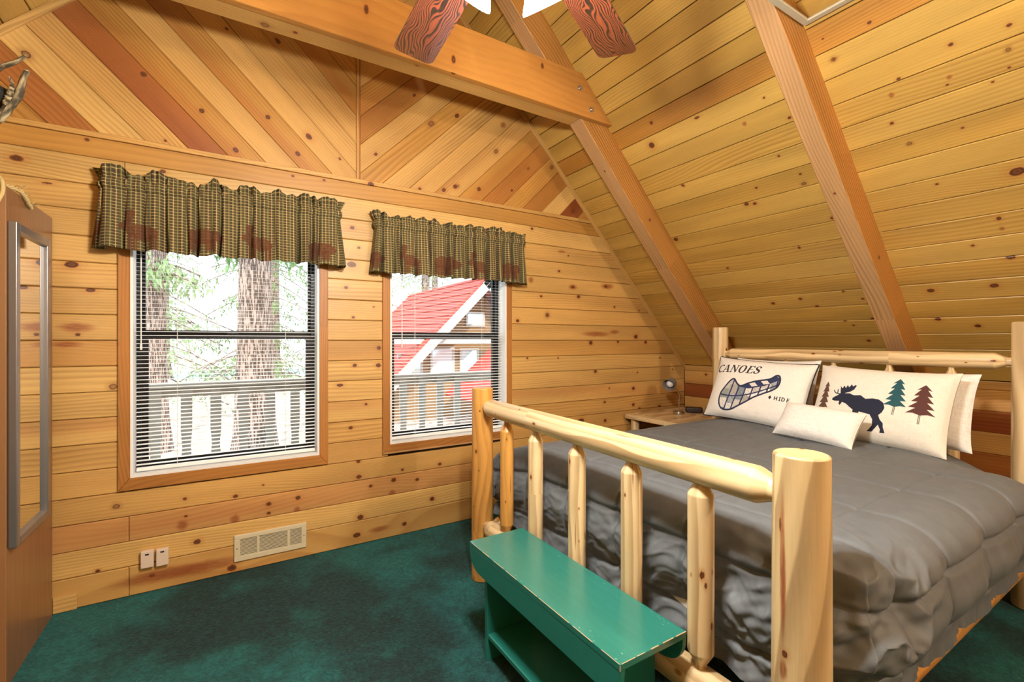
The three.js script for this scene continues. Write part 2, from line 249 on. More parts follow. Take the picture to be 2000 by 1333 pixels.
const std = (o) => new THREE.MeshStandardMaterial(o), phy = (o) => new THREE.MeshPhysicalMaterial(o);
const uvScale = (t, su, sv) => { const c = t.clone(); c.repeat.set(su, sv); c.needsUpdate = true; return c; };
const M = {
  wall: std({ map: wallTex, roughness: 0.42 }), ceil: std({ map: ceilTex, roughness: 0.4 }), atlas: std({ map: atlasTex, roughness: 0.42 }),
  fir: std({ map: firTex, roughness: 0.5 }), log: phy({ map: logTex, roughness: 0.42, clearcoat: 0.25, clearcoatRoughness: 0.3 }), post: phy({ map: postTex, roughness: 0.45, clearcoat: 0.2, clearcoatRoughness: 0.35 }), logOrange: phy({ map: orangeTex, roughness: 0.4, clearcoat: 0.3, clearcoatRoughness: 0.3 }),
  core: std({ color: '#34230f', roughness: 0.9 }), white: std({ color: '#e6e4e0', roughness: 0.45 }), slat: std({ color: '#eceae6', roughness: 0.5 }), cord: std({ color: '#d8d5cf', roughness: 0.8 }),
  bronze: std({ color: '#1d1d1f', roughness: 0.4, metalness: 0.4 }), glass: phy({ color: '#ffffff', transmission: 1, thickness: 0, roughness: 0, ior: 1.45 }), steel: std({ color: '#b9b6b2', roughness: 0.3, metalness: 1 }), greyMetal: std({ color: '#8b8681', roughness: 0.35, metalness: 0.6 }),
  almond: std({ color: '#cfc3a2', roughness: 0.45 }), dark: std({ color: '#1b1512', roughness: 0.8 }), plug: std({ color: '#d9c3ae', roughness: 0.5 }),
};

// ---------------------------------------------------------------- the shell
const wallUV = (u, v) => [(u - WU0) / WU, v / WV];
const WIN = [{ x0: -0.415, x1: 0.493, y0: 0.612, y1: 1.95 }, { x0: 0.934, x1: 1.841, y0: 0.625, y1: 1.95 }];
const roofAt = (x) => ridgeY + ROOFM * Math.abs(x - RIDGE);
{
  const back = thing('wall_back', 'knotty pine gable wall with two windows', 'wall', null, 'structure');
  const core = [], z0 = -0.16, z1 = -0.021, xs = [LEFTX - 0.2, WIN[0].x0, WIN[0].x1, WIN[1].x0, WIN[1].x1, KNEEX + 0.2];
  for (let i = 0; i < 5; i++) { const w = i === 1 ? WIN[0] : i === 3 ? WIN[1] : null; if (w) core.push(box(xs[i], xs[i + 1], -0.1, w.y0, z0, z1), box(xs[i], xs[i + 1], w.y1, 2.36, z0, z1)); else core.push(box(xs[i], xs[i + 1], -0.1, 2.36, z0, z1)); }
  const gs = new THREE.Shape([[LEFTX - 0.2, 2.36], [KNEEX + 0.2, 2.36], [KNEEX + 0.2, 2.4], [RIDGE, ridgeY + 0.3], [LEFTX - 0.2, 2.4]].map((p) => new THREE.Vector2(...p)));
  const ge = new THREE.ExtrudeGeometry(gs, { depth: z1 - z0, bevelEnabled: false }); ge.translate(0, 0, z0); core.push(ge);
  part('wall_core', core, M.core, back);
  const place = (u, v, w) => V(u, v, w);
  const cuts = { 0: [-0.422], 2: [-0.422], 16: [-0.44] };
  for (let k = 0; k < 17; k++) {
    const v0 = (k ? SEAM0 + k * PITCH : 0) + 0.0011, v1 = (k === 16 ? 2.235 : SEAM0 + (k + 1) * PITCH) - 0.0011;
    const xEnd = Math.min(KNEEX, (ROOFC - v0) / -ROOFM);
    let segs = [[LEFTX, xEnd]];
    for (const w of WIN) if (v1 > w.y0 - 0.02 && v0 < w.y1) segs = segs.flatMap(([a, b]) => (v1 <= w.y0 || w.x0 > b || w.x1 < a ? [[a, b]] : [[a, w.x0 - 0.01], [w.x1 + 0.01, b]].filter(([p, q]) => q - p > 0.02)));
    for (const c of cuts[k] ?? []) segs = segs.flatMap(([a, b]) => (c > a + 0.05 && c < b - 0.05 ? [[a, c - 0.0006], [c + 0.0006, b]] : [[a, b]]));
    for (const [a, b] of segs) {
      let p = rect(a, b, v0, v1); p = clipPoly(p, -ROOFM, 1, ROOFC); p = clipPoly(p, ROOFM, 1, ridgeY + ROOFM * RIDGE);
      if (p.length > 2 && areaOf(p) > 0.002) part('board', boardGeo(p, place, 0.02, 0.0042, wallUV), M.wall, back);
    }
  }
  // frieze board
  let fr = rect(LEFTX, KNEEX, 2.2355, 2.333); fr = clipPoly(fr, -ROOFM, 1, ROOFC);
  part('frieze_board', boardGeo(fr, place, 0.02, 0.003, wallUV), M.wall, back);
  // diagonal gable boards, a V about the centre strip
  const GP = SPITCH * Math.SQRT2; let n = 0; const tones = { L: [1, 4, 0, 2, 5, 0, 5, 3, 4, 8, 12, 6, 2, 1, 9, 13, 5, 3, 8, 2, 1, 0, 6], R: [0, 5, 13, 2, 6, 4, 0, 9, 1, 13, 10, 13, 8, 7, 5, 2, 11, 4, 6, 1, 9, 2] };
  for (const side of [-1, 1]) {
    const list = side < 0 ? tones.L : tones.R, xc = RIDGE + side * 0.012;
    for (let k = -13; k < 20; k++) {
      // along the wall: seams cross y = 2.36 at x = RIDGE + side * (0.155 + k * GP)
      const b0 = 0.155 + (k - 1) * GP + 0.0007, b1 = 0.155 + k * GP - 0.0007; // in coordinate  side*(x-RIDGE) - (y-2.36)
      let p = rect(LEFTX, KNEEX, 2.362, ridgeY);
      p = side < 0 ? clipPoly(p, 1, 0, xc) : clipPoly(p, -1, 0, -xc);
      p = clipPoly(p, side, -1, b1 + side * RIDGE - 2.36); p = clipPoly(p, -side, 1, -(b0 + side * RIDGE - 2.36));
      p = side > 0 ? clipPoly(p, -ROOFM, 1, ROOFC - 0.03) : clipPoly(p, ROOFM, 1, ridgeY + ROOFM * RIDGE - 0.03);
      if (p.length < 3 || areaOf(p) < 0.004) continue;
      const strip = list[(k + 26) % list.length], off = rng(k * 31 + side + 500)() * 4.1;
      const uvOf = (x, y) => { const along = (x + side * y) / Math.SQRT2, ac = (side * (x - RIDGE) - (y - 2.36) - b0) / (b1 - b0); return [(along + off) / 4.1, (strip + 0.04 + clamp(ac) * 0.92) / 15]; };
      part('gable_board', boardGeo(p, (u, v, w) => V(u, v, w - 0.004), 0.016, 0.003, uvOf), M.atlas, back); n++;
    }
  }
  const strip = (poly, name, w = 0.006, row = 2, along = [1, 0]) => part(name, boardGeo(poly, (u, v, q) => V(u, v, q + w), 0.026, 0.002, (x, y) => [(x * along[0] + y * along[1]) / 4.1, (row + 0.1 + 0.8 * (((x * along[1] - y * along[0]) * 7) % 1 + 1) % 1) / 15]), M.atlas, back);
  strip(rect(RIDGE - 0.012, RIDGE + 0.012, 2.362, ridgeY - 0.02), 'center_strip', 0.002, 2, [0, 1]);
  strip(clipPoly(rect(LEFTX, KNEEX, 2.334, 2.361), -ROOFM, 1, ROOFC), 'gable_ledge', 0.008, 2);
  const tw = 0.032; // rake trim along both roof lines
  strip([[KNEEX, KNEEY], [RIDGE, ridgeY], [RIDGE, ridgeY - tw * ROOFL], [KNEEX, KNEEY - tw * ROOFL]].map((p) => p), 'rake_trim', 0.012, 0, [1 / ROOFL, ROOFM / ROOFL]);
  strip([[RIDGE, ridgeY], [LEFTX, KNEEY], [LEFTX, KNEEY - tw * ROOFL], [RIDGE, ridgeY - tw * ROOFL]], 'rake_trim', 0.012, 8, [1 / ROOFL, -ROOFM / ROOFL]);
}
// ceiling: two slopes of boards that run along z
{
  const ceil = thing('ceiling', 'steep pine plank ceiling of two sloping sides', 'ceiling', null, 'structure');
  for (const side of [1, -1]) {
    const place = (z, s, w) => { const x = side > 0 ? KNEEX - s / ROOFL : LEFTX + s / ROOFL; return V(x - side * w * (-ROOFM) / ROOFL, KNEEY + s * (-ROOFM) / ROOFL - w / ROOFL, z); };
    const smax = slopeOf(RIDGE), nb = Math.ceil((smax - S0) / SPITCH);
    for (let k = 0; k <= nb; k++) {
      const s0 = (k ? S0 + (k - 1) * SPITCH : 0) + 0.0019, s1 = Math.min(S0 + k * SPITCH, smax) - 0.0019; if (s1 - s0 < 0.02) continue;
      const uvOf = (z, s) => [z / SU + (side < 0 ? 0.37 : 0), (s - S0 + SPITCH) / SV];
      const q = rect(0.0, FRONTZ, s0, s1); const g = boardGeo(side > 0 ? q : [q[0], q[3], q[2], q[1]].reverse(), side > 0 ? place : place, 0.02, 0.0030, uvOf);
      if (side > 0) { const P = g.attributes.position.array, U = g.attributes.uv.array; flipTri(P, U); g.computeVertexNormals(); }
      part('board', g, M.ceil, ceil);
    }
    const a = place(0, 0, 0), b = place(0, smax, 0), nx = side * (-ROOFM) / ROOFL, ny = 1 / ROOFL, sh = new THREE.Shape([[a.x + nx * 0.021, a.y + ny * 0.021], [a.x + nx * 0.2 + side * 0.3, a.y + ny * 0.2 - 0.3], [b.x + nx * 0.2, b.y + ny * 0.2], [b.x + nx * 0.021, b.y + ny * 0.021]].map((p) => new THREE.Vector2(...p)));
    const g = new THREE.ExtrudeGeometry(sh, { depth: FRONTZ + 0.6, bevelEnabled: false }); g.translate(0, 0, -0.4); part('roof_deck', g, M.core, ceil);
  }
}
function flipTri(P, U) { for (let i = 0, j = 0; i < P.length; i += 9, j += 6) { for (let c = 0; c < 3; c++) { const t = P[i + 3 + c]; P[i + 3 + c] = P[i + 6 + c]; P[i + 6 + c] = t; } for (let c = 0; c < 2; c++) { const t = U[j + 2 + c]; U[j + 2 + c] = U[j + 4 + c]; U[j + 4 + c] = t; } } }
// knee walls, front wall
{
  for (const [name, x, s, label] of [['wall_right', KNEEX, 1, 'low pine knee wall behind the bed'], ['wall_left', LEFTX, -1, 'low pine knee wall on the far side of the wardrobe']]) {
    const w = thing(name, label, 'wall', null, 'structure');
    part('wall_core', box(Math.min(x + s * 0.021, x + s * 0.16), Math.max(x + s * 0.021, x + s * 0.16), -0.1, KNEEY + 0.02, -0.1, FRONTZ + 0.1), M.core, w);
    for (let k = 0; k < 9; k++) {
      const v0 = k ? 0.05 + k * PITCH - 0.07 + 0.0005 : 0, v1 = Math.min(KNEEY, 0.05 + (k + 1) * PITCH - 0.07) - 0.0005; if (v1 - v0 < 0.02) continue;
      const strip = [2, 5, 0, 3, 12, 0, 7, 9, 4][k], q = rect(0, FRONTZ, v0, v1);
      const g = boardGeo(q, (u, v, d) => V(x + s * -d, v, u), 0.02, 0.004, (u, v) => [(u + k * 0.9) / 4.1, (strip + 0.04 + 0.92 * (v - v0) / (v1 - v0)) / 15]);
      if (s < 0) { flipTri(g.attributes.position.array, g.attributes.uv.array); g.computeVertexNormals(); }
      part('board', g, M.atlas, w);
    }
  }
  const f = thing('wall_front', 'pine wall facing the windows', 'wall', null, 'structure');
  const sh = new THREE.Shape([[LEFTX - 0.1, -0.1], [KNEEX + 0.1, -0.1], [KNEEX + 0.1, KNEEY], [RIDGE, ridgeY + 0.1], [LEFTX - 0.1, KNEEY]].map((p) => new THREE.Vector2(...p)));
  const g = new THREE.ExtrudeGeometry(sh, { depth: 0.14, bevelEnabled: false }); g.translate(0, 0, FRONTZ); part('wall_panel', g, std({ color: '#d9ae70', roughness: 0.5 }), f);
}
// carpet
{
  const tex = dataTex(2048, 2048, (d) => {
    for (let j = 0; j < 2048; j++) for (let i = 0; i < 2048; i++) {
      const x = i / 2048 * 7, y = j / 2048 * 7, patch = fbm(x * 3.3, y * 3.3, 5, 4), fine = noise(x * 140, y * 140, 8) * 0.6 + noise(x * 60, y * 60, 9) * 0.4, k = 0.56 + 0.56 * smooth(0.3, 0.72, patch) + 0.55 * (fine - 0.5), o = (j * 2048 + i) * 4;
      d[o] = clamp(19 * k + 4 * (fine - 0.5), 0, 255); d[o + 1] = 78 * k; d[o + 2] = 76 * k; d[o + 3] = 255;
    }
  });
  const bump = dataTex(512, 512, (d) => { for (let j = 0; j < 512; j++) for (let i = 0; i < 512; i++) { const v = 255 * (0.6 * hash(i, j, 3) + 0.4 * noise(i / 5, j / 5, 4)), o = (j * 512 + i) * 4; d[o] = d[o + 1] = d[o + 2] = v; d[o + 3] = 255; } }, false);
  tex.repeat.set(1 / 7, 1 / 7); tex.offset.set(0.4, 0.1); bump.repeat.set(1.1, 1.1);
  const g = box(LEFTX - 0.1, KNEEX + 0.1, -0.12, 0, -0.02, FRONTZ + 0.1);
  solo('floor', g, phy({ map: tex, bumpMap: bump, bumpScale: 0.006, roughness: 1, sheen: 0.4, sheenRoughness: 0.6, sheenColor: new THREE.Color('#3f7a70') }), 'dark green cut pile carpet floor', 'floor', null, 'structure');
}
// rafters and tie beam
const RDEPTH = 0.18;
function rafter(z0, z1, label) {
  const nx = -ROOFM / ROOFL, ny = 1 / ROOFL; // inward normal is (-nx,-ny)
  const a = V(KNEEX, KNEEY, 0), b = V(RIDGE, ridgeY, 0), sl = slopeOf(RIDGE);
  const g = new RoundedBoxGeometry(sl, RDEPTH + 0.03, z1 - z0, 2, 0.006);
  const uv = g.attributes.uv, p = g.attributes.position, n = g.attributes.normal;
  for (let i = 0; i < p.count; i++) { const side = Math.abs(n.getZ(i)) > 0.7; uv.setXY(i, p.getX(i) / 2 + z0, side ? 0.02 + (p.getY(i) + 0.105) * 1.0 : 0.52 + (p.getZ(i) + 0.06) * 1.6); }
  const o = solo('ceiling_rafter', g, M.fir, label, 'rafter', 'sloping rafters', 'structure');
  const mid = a.clone().add(b).multiplyScalar(0.5); mid.x -= nx * (RDEPTH - 0.03) / 2; mid.y -= ny * (RDEPTH - 0.03) / 2; mid.z = (z0 + z1) / 2;
  o.position.copy(mid); o.rotation.z = Math.atan2(b.y - a.y, b.x - a.x);
  return o;
}
rafter(0.527, 0.645, 'sloping timber rafter joined by the tie beam beside the gable wall');
rafter(1.83, 1.934, 'sloping timber rafter above the middle of the headboard');
{
  const t = thing('tie_beam', 'bolted horizontal pine tie beam crossing below the gable', 'beam', null, 'structure');
  const Y0 = 2.82, Y1 = 3.1, xL = (y) => LEFTX + (y - KNEEY) / -ROOFM, xR = (y) => (ROOFC - y) / -ROOFM;
  const plank = (name, z0, z1, inset, y0, row) => {
    const p = [[xL(y0) + inset, y0], [xR(y0) - inset, y0], [xR(Y1) - inset, Y1], [xL(Y1) + inset, Y1]];
    const sh = new THREE.Shape(p.map((q) => new THREE.Vector2(...q))), g = new THREE.ExtrudeGeometry(sh, { depth: z1 - z0 - 0.006, bevelEnabled: true, bevelSize: 0.003, bevelThickness: 0.003, bevelSegments: 1 }); g.translate(0, 0, z0 + 0.003);
    const P = g.attributes.position, N = g.attributes.normal, U = g.attributes.uv;
    for (let i = 0; i < P.count; i++) U.setXY(i, P.getX(i) / 4.1 + row * 0.17, (row + 0.06 + 0.88 * clamp(Math.abs(N.getZ(i)) > 0.7 ? (P.getY(i) - y0) / (Y1 - y0) : (P.getZ(i) - z0) / 0.15)) / 15);
    return part(name, g, M.atlas, t);
  };
  plank('plank', 0.6455, 0.686, 0.004, Y0, 14);
  plank('plank', 0.529, 0.6445, 0.26, Y0 + 0.004, 2);
  for (const [bx, by] of [[2.0, 2.996], [2.1, 2.878], [2 * RIDGE - 2.0, 2.996], [2 * RIDGE - 2.1, 2.878]]) { const g = new THREE.CylinderGeometry(0.016, 0.016, 0.008, 16); g.rotateX(Math.PI / 2); g.translate(bx, by, 0.69); const h = new THREE.CylinderGeometry(0.009, 0.009, 0.012, 6); h.rotateX(Math.PI / 2); h.translate(bx, by, 0.698); part('bolt', [g, h], M.steel, t); }
}
// clear framed panel against the slope beyond the second rafter
{
  const t = thing('ceiling_panel', 'clear panel in a pale metal frame fixed against the sloping ceiling', 'panel');
  const x1 = 2.305, x0 = 1.75, z0 = 1.942, z1 = 2.62, y = 2.79, fm = std({ color: '#b4ab94', roughness: 0.5 });
  part('frame_strip', rbox(x1 - 0.03, x1, y, y + 0.012, z0, z1, 0.002), fm, t); part('frame_strip', rbox(x0, x0 + 0.03, y, y + 0.012, z0, z1, 0.002), fm, t);
  part('frame_strip', rbox(x0 + 0.0305, x1 - 0.0305, y, y + 0.012, z0, z0 + 0.03, 0.002), fm, t); part('frame_strip', rbox(x0 + 0.0305, x1 - 0.0305, y, y + 0.012, z1 - 0.03, z1, 0.002), fm, t);
  part('pane', box(x0 + 0.031, x1 - 0.031, y + 0.005, y + 0.007, z0 + 0.031, z1 - 0.031), M.glass, t);
}
console.log('shell done');

// ---------------------------------------------------------------- windows
function buildWindow(w, i) {
  const t = thing(`window_${i + 1}`, i ? 'dark framed window in pine casing, nearer the bed' : 'dark framed window in pine casing, nearer the wardrobe', 'window', null, 'structure');
  const c = 0.05, cb = 0.064, k = 0.014, cas = (name, p, along, row) => part(name, boardGeo(p, (u, v, q) => V(u, v, q + k), k + 0.004, 0.003, (x, y) => { const u = along ? y : x, v = along ? x : y; return [u / 2 + row * 0.3, 0.31 + ((v * 2.1) % 0.2 + 0.2) % 0.2 + row * 0.01]; }), M.fir, t);
  const { x0, x1, y0, y1 } = w;
  cas('casing', [[x0 - c, y0 - cb], [x0, y0], [x0, y1], [x0 - c, y1 + c]], true, 0); cas('casing', [[x1, y0], [x1 + c, y0 - cb], [x1 + c, y1 + c], [x1, y1]], true, 1);
  cas('casing', [[x0 - c, y0 - cb], [x1 + c, y0 - cb], [x1, y0], [x0, y0]], false, 2); cas('casing', [[x0, y1], [x1, y1], [x1 + c, y1 + c], [x0 - c, y1 + c]], false, 3);
  const zb = -0.16, th = 0.012;
  for (const b of [[x0, x0 + th, y0, y1, zb, 0.012], [x1 - th, x1, y0, y1, zb, 0.012], [x0 + th, x1 - th, y0, y0 + th, zb, 0.012], [x0 + th, x1 - th, y1 - th, y1, zb, 0.012]]) part('jamb', box(...b), M.white, t);
  const ax = x0 + th, bx = x1 - th, ay = y0 + th, by = y1 - th, mid = 1.352;
  const sash = (name, xa, xb, ya, yb, z0, z1, f, ft, fb) => { const s = part(name, [box(xa, xa + f, ya, yb, z0, z1), box(xb - f, xb, ya, yb, z0, z1), box(xa + f, xb - f, ya, ya + fb, z0, z1), box(xa + f, xb - f, yb - ft, yb, z0, z1)], M.bronze, t); part('pane', box(xa + f, xb - f, ya + fb, yb - ft, (z0 + z1) / 2 - 0.001, (z0 + z1) / 2 + 0.001), M.glass, s); };
  part('frame', [box(ax, ax + 0.02, ay, by, -0.158, -0.094), box(bx - 0.02, bx, ay, by, -0.158, -0.094), box(ax, bx, ay, ay + 0.018, -0.158, -0.094), box(ax, bx, by - 0.02, by, -0.158, -0.094)], M.bronze, t);
  sash('sash', ax + 0.02, bx - 0.02, ay + 0.018, mid, -0.125, -0.1, 0.03, 0.024, 0.03);
  sash('sash', ax + 0.02, bx - 0.02, mid - 0.002, by - 0.02, -0.154, -0.129, 0.014, 0.02, 0.026);
  part('sash_latch', rbox((ax + bx) / 2 - 0.03, (ax + bx) / 2 + 0.03, mid, mid + 0.01, -0.122, -0.1, 0.003), M.bronze, t);
}
WIN.forEach(buildWindow);
const slatBase = sheet(1, 4, (u, v) => { const a = (v - 0.5) * 0.0245; return V(u - 0.5, 0.0016 * (1 - 4 * (v - 0.5) ** 2), a); });
function buildBlind(w, i) {
  const t = thing('window_blind', i ? 'white mini blind with open slats in the window nearer the bed' : 'white mini blind with open slats in the window nearer the wardrobe', 'blind', 'white mini blinds');
  const x0 = w.x0 + 0.018, x1 = w.x1 - 0.018, zc = -0.045, pitch = 0.0213, yb = w.y0 + 0.03, n = Math.floor((1.9 - yb) / pitch);
  for (let k = 1; k < n; k++) { const m = part('slat', slatBase, M.slat, t); m.position.set((x0 + x1) / 2, yb + k * pitch, zc); m.scale.x = x1 - x0; m.rotation.x = 0.13; }
  part('bottom_rail', rbox(x0, x1, yb - 0.012, yb + 0.006, zc - 0.012, zc + 0.012, 0.004), M.slat, t);
  part('head_rail', rbox(x0, x1, 1.9, 1.93, zc - 0.015, zc + 0.015, 0.003), M.slat, t);
  for (const f of [0.2, 0.81]) { const x = mix(x0, x1, f); part('ladder_cord', [box(x, x + 0.0014, yb, 1.9, zc + 0.0125, zc + 0.0137), box(x, x + 0.0014, yb, 1.9, zc - 0.0137, zc - 0.0125)], M.cord, t); }
  const wx = x0 + (i ? 0.075 : 0.022); const g = new THREE.CylinderGeometry(0.003, 0.003, 0.6, 6); g.translate(wx, 1.6, zc + 0.022); const tip = new THREE.CylinderGeometry(0.005, 0.005, 0.03, 8); tip.translate(wx, 1.285, zc + 0.022); part('tilt_wand', [g, tip], M.white, t);
}
WIN.forEach(buildBlind);

// ---------------------------------------------------------------- valances
const plaidTex = canvasTex(2048, 512, (c) => {
  c.fillStyle = '#5e4a2b'; c.fillRect(0, 0, 2048, 512); const R = rng(77);
  for (let y = 0; y < 512; y += 18) { c.fillStyle = 'rgba(46,44,24,0.45)'; c.fillRect(0, y, 2048, 9); }
  for (let x = 0; x < 2048; x += 24) { c.fillStyle = 'rgba(52,44,26,0.42)'; c.fillRect(x, 0, 12, 512); }
  for (let y = 0; y < 512; y += 18) { c.fillStyle = 'rgba(222,196,134,0.78)'; c.fillRect(0, y + 11, 2048, 2.2); }
  for (let x = 0; x < 2048; x += 24) { c.fillStyle = 'rgba(222,196,134,0.72)'; c.fillRect(x + 15, 0, 3.2, 512); }
  for (let x = 0; x < 2048; x += 48) { c.fillStyle = 'rgba(84,92,46,0.30)'; c.fillRect(x, 0, 24, 512); }
  const bear = (x, y, s) => { c.beginPath(); c.ellipse(x, y, 66 * s, 36 * s, 0, 0, 7); c.ellipse(x + 66 * s, y + 2 * s, 30 * s, 22 * s, 0.3, 0, 7); c.fill(); for (const q of [-48, -22, 22, 46]) c.fillRect(x + (q - 11) * s, y + 10 * s, 24 * s, 56 * s); c.beginPath(); c.arc(x + 58 * s, y - 20 * s, 9 * s, 0, 7); c.fill(); };
  const moose = (x, y, s) => { c.beginPath(); c.ellipse(x, y, 56 * s, 30 * s, 0.1, 0, 7); c.ellipse(x - 58 * s, y - 26 * s, 26 * s, 15 * s, -0.6, 0, 7); c.fill(); for (const q of [-42, -24, 26, 44]) c.fillRect(x + (q - 6) * s, y + 8 * s, 13 * s, 66 * s); c.beginPath(); c.moveTo(x - 52 * s, y - 36 * s); c.quadraticCurveTo(x - 80 * s, y - 84 * s, x - 34 * s, y - 86 * s); c.quadraticCurveTo(x - 12 * s, y - 74 * s, x - 42 * s, y - 36 * s); c.fill(); };
  const xs = [140, 480, 790, 1130, 1450, 1790];
  xs.forEach((x, k) => { c.fillStyle = 'rgba(88,46,22,0.72)'; (k % 2 ? moose : bear)(x, 395 + R() * 14, 1.25 + R() * 0.3); });
  for (let k = 0; k < 1600; k++) { const x = xs[k % xs.length] + (R() - 0.5) * 200, y = 395 + (R() - 0.5) * 150; c.fillStyle = R() < 0.5 ? 'rgba(60,30,14,0.30)' : 'rgba(150,86,40,0.22)'; c.fillRect(x, y, 3 + R() * 8, 2 + R() * 4); }
});
function buildValance(x0, x1, yb, yr, yt, seed, label) {
  const t = thing('window_valance', label, 'valance', 'plaid window valances');
  const zf = 0.10, ret = 0.09, W = x1 - x0, L = W + 2 * ret, R = rng(seed), N = 17, cen = [], amp = [], wid = [];
  for (let k = 0; k < N; k++) { cen.push((k + 0.5 + (R() - 0.5) * 0.7) / N); amp.push(0.3 + R() * 1.3); wid.push(0.005 + R() * 0.010); }
  const path = (s) => { // s in metres along the rod
    const r = 0.03; if (s < ret) return [x0, 0.012 + (zf - 0.012) * s / ret, -1, 0]; if (s > L - ret) return [x1, 0.012 + (zf - 0.012) * (L - s) / ret, 1, 0]; return [x0 + s - ret, zf, 0, 1];
  };
  const soft = (s) => { let x = 0, z = 0, nx = 0, nz = 0; for (let k = -3; k <= 3; k++) { const q = path(clamp(s + k * 0.008, 0, L)); x += q[0]; z += q[1]; nx += q[2]; nz += q[3]; } const l = Math.hypot(nx, nz) || 1; return [x / 7, z / 7, nx / l, nz / l]; };
  const cloth = (ya, yc, A, flare, freq, edge, out = 0) => sheet(460, 18, (u, v) => {
    const s = u * L, [bx, bz, nx, nz] = soft(s), a = mix(A[0], A[1], v); let f = 0;
    for (let k = 0; k < N; k++) { const q = u - cen[k] - 0.004 * Math.sin(v * 3 + k), w = wid[k] * (q > 0 ? 0.45 : 1); f -= amp[k] * Math.exp(-((q / w) ** 2)) * 1.7; }
    f += 0.42 * Math.sin(u * 58 + 9 * noise(u * 9, seed, 3)) + 0.25 * Math.sin(u * freq + 6 * noise(u * 20, seed, 4));
    const d = a * f + flare * v + out * Math.sin(Math.PI * clamp(v)) , side = nx * flare * 0.6 * v;
    const y = mix(ya, yc, v) + edge * (v > 0.5 ? (v - 0.5) * 2 : 0) * (noise(u * 30, seed, 7) - 0.5) * 2 + (v > 0.99 ? 0.002 * Math.sin(u * 90) : 0);
    return V(bx + nx * Math.max(d, -0.03) + side, y, Math.max(bz + nz * d, 0.008));
  }, (u, v) => { const y = mix(ya, yc, v); return [u * L * 0.62 + seed * 0.13, (y - yb) / 0.44]; }, ya > yc);
  const mat = std({ map: plaidTex, roughness: 0.95, side: THREE.DoubleSide });
  part('skirt', cloth(yr, yb, [0.011, 0.036], 0.018, 95, 0.006), mat, t);
  part('rod_pocket', cloth(yr, yr + 0.055, [0.011, 0.011], 0.0, 190, 0, 0.012), mat, t);
  part('ruffle', cloth(yr + 0.055, yt, [0.011, 0.030], 0.010, 260, 0.022), mat, t);
  const rod = new THREE.CylinderGeometry(0.009, 0.009, W - 0.03, 10); rod.rotateZ(Math.PI / 2); rod.translate((x0 + x1) / 2, yr + 0.028, zf - 0.055); part('curtain_rod', rod, M.white, t);
}
buildValance(-0.525, 0.6, 1.772, 2.065, 2.165, 3, 'wide plaid valance with brown animal print above the window nearer the wardrobe');
buildValance(0.825, 1.955, 1.755, 2.045, 2.135, 8, 'olive plaid valance with brown animal print above the window nearer the bed');

// ---------------------------------------------------------------- wall fittings
{
  const t = thing('floor_vent', 'almond louvred air vent low on the pine wall', 'vent');
  const x0 = 0.042, x1 = 0.419, y0 = 0.062, y1 = 0.211, cuts = [[x0 + 0.03, x0 + 0.112], [x0 + 0.127, x0 + 0.272], [x0 + 0.287, x1 - 0.028]], ya = y0 + 0.028, yb = y1 - 0.026;
  const fr = [rbox(x0, x1, y0, ya, 0.0, 0.012, 0.003), rbox(x0, x1, yb, y1, 0, 0.012, 0.003), rbox(x0, cuts[0][0], ya, yb, 0, 0.012, 0.003), rbox(cuts[2][1], x1, ya, yb, 0, 0.012, 0.003), rbox(cuts[0][1], cuts[1][0], ya, yb, 0, 0.012, 0.003), rbox(cuts[1][1], cuts[2][0], ya, yb, 0, 0.012, 0.003)];
  part('faceplate', fr, M.almond, t); part('backing', box(x0 + 0.02, x1 - 0.02, ya - 0.004, yb + 0.004, 0, 0.0015), M.dark, t);
  const lg = new THREE.BoxGeometry(1, 0.001, 0.0055);
  for (const [a, b] of cuts) for (let k = 0; k < 13; k++) { const m = part('louvre', lg, M.almond, t); m.scale.x = b - a; m.position.set((a + b) / 2, ya + 0.003 + k * (yb - ya - 0.004) / 12.5, 0.0065); m.rotation.x = 0.35; }
  for (const x of [x0 + 0.014, x1 - 0.014]) { const g = new THREE.CylinderGeometry(0.0035, 0.0035, 0.003, 8); g.rotateX(Math.PI / 2); g.translate(x, (y0 + y1) / 2, 0.013); part('screw', g, M.greyMetal, t); }
  [[-0.372, -0.318], [-0.308, -0.255]].forEach(([a, b], i) => {
    const o = thing('wall_jack', i ? 'pale square wall box nearer the vent' : 'pale square wall box farther from the vent', 'wall box', 'pale wall boxes');
    part('body', rbox(a, b, 0.138 - i * 0.004, 0.225 - i * 0.004, 0, 0.028, 0.004), M.plug, o); part('slot', box((a + b) / 2 - 0.008, (a + b) / 2 + 0.008, 0.204, 0.212, 0.0275, 0.0288), M.dark, o);
  });
  solo('wood_block', rbox(-0.705, -0.618, 0.002, 0.08, 0, 0.014, 0.003), M.wall, 'small pine block at the foot of the wall beside the wardrobe', 'block');
  { const p = scene.children[scene.children.length - 1].geometry, q = p.attributes.position, u = p.attributes.uv; for (let i = 0; i < q.count; i++) u.setXY(i, (q.getX(i) + 2.2 - WU0) / WU, (q.getY(i) + 0.16) / WV); }
}
console.log('fittings done');

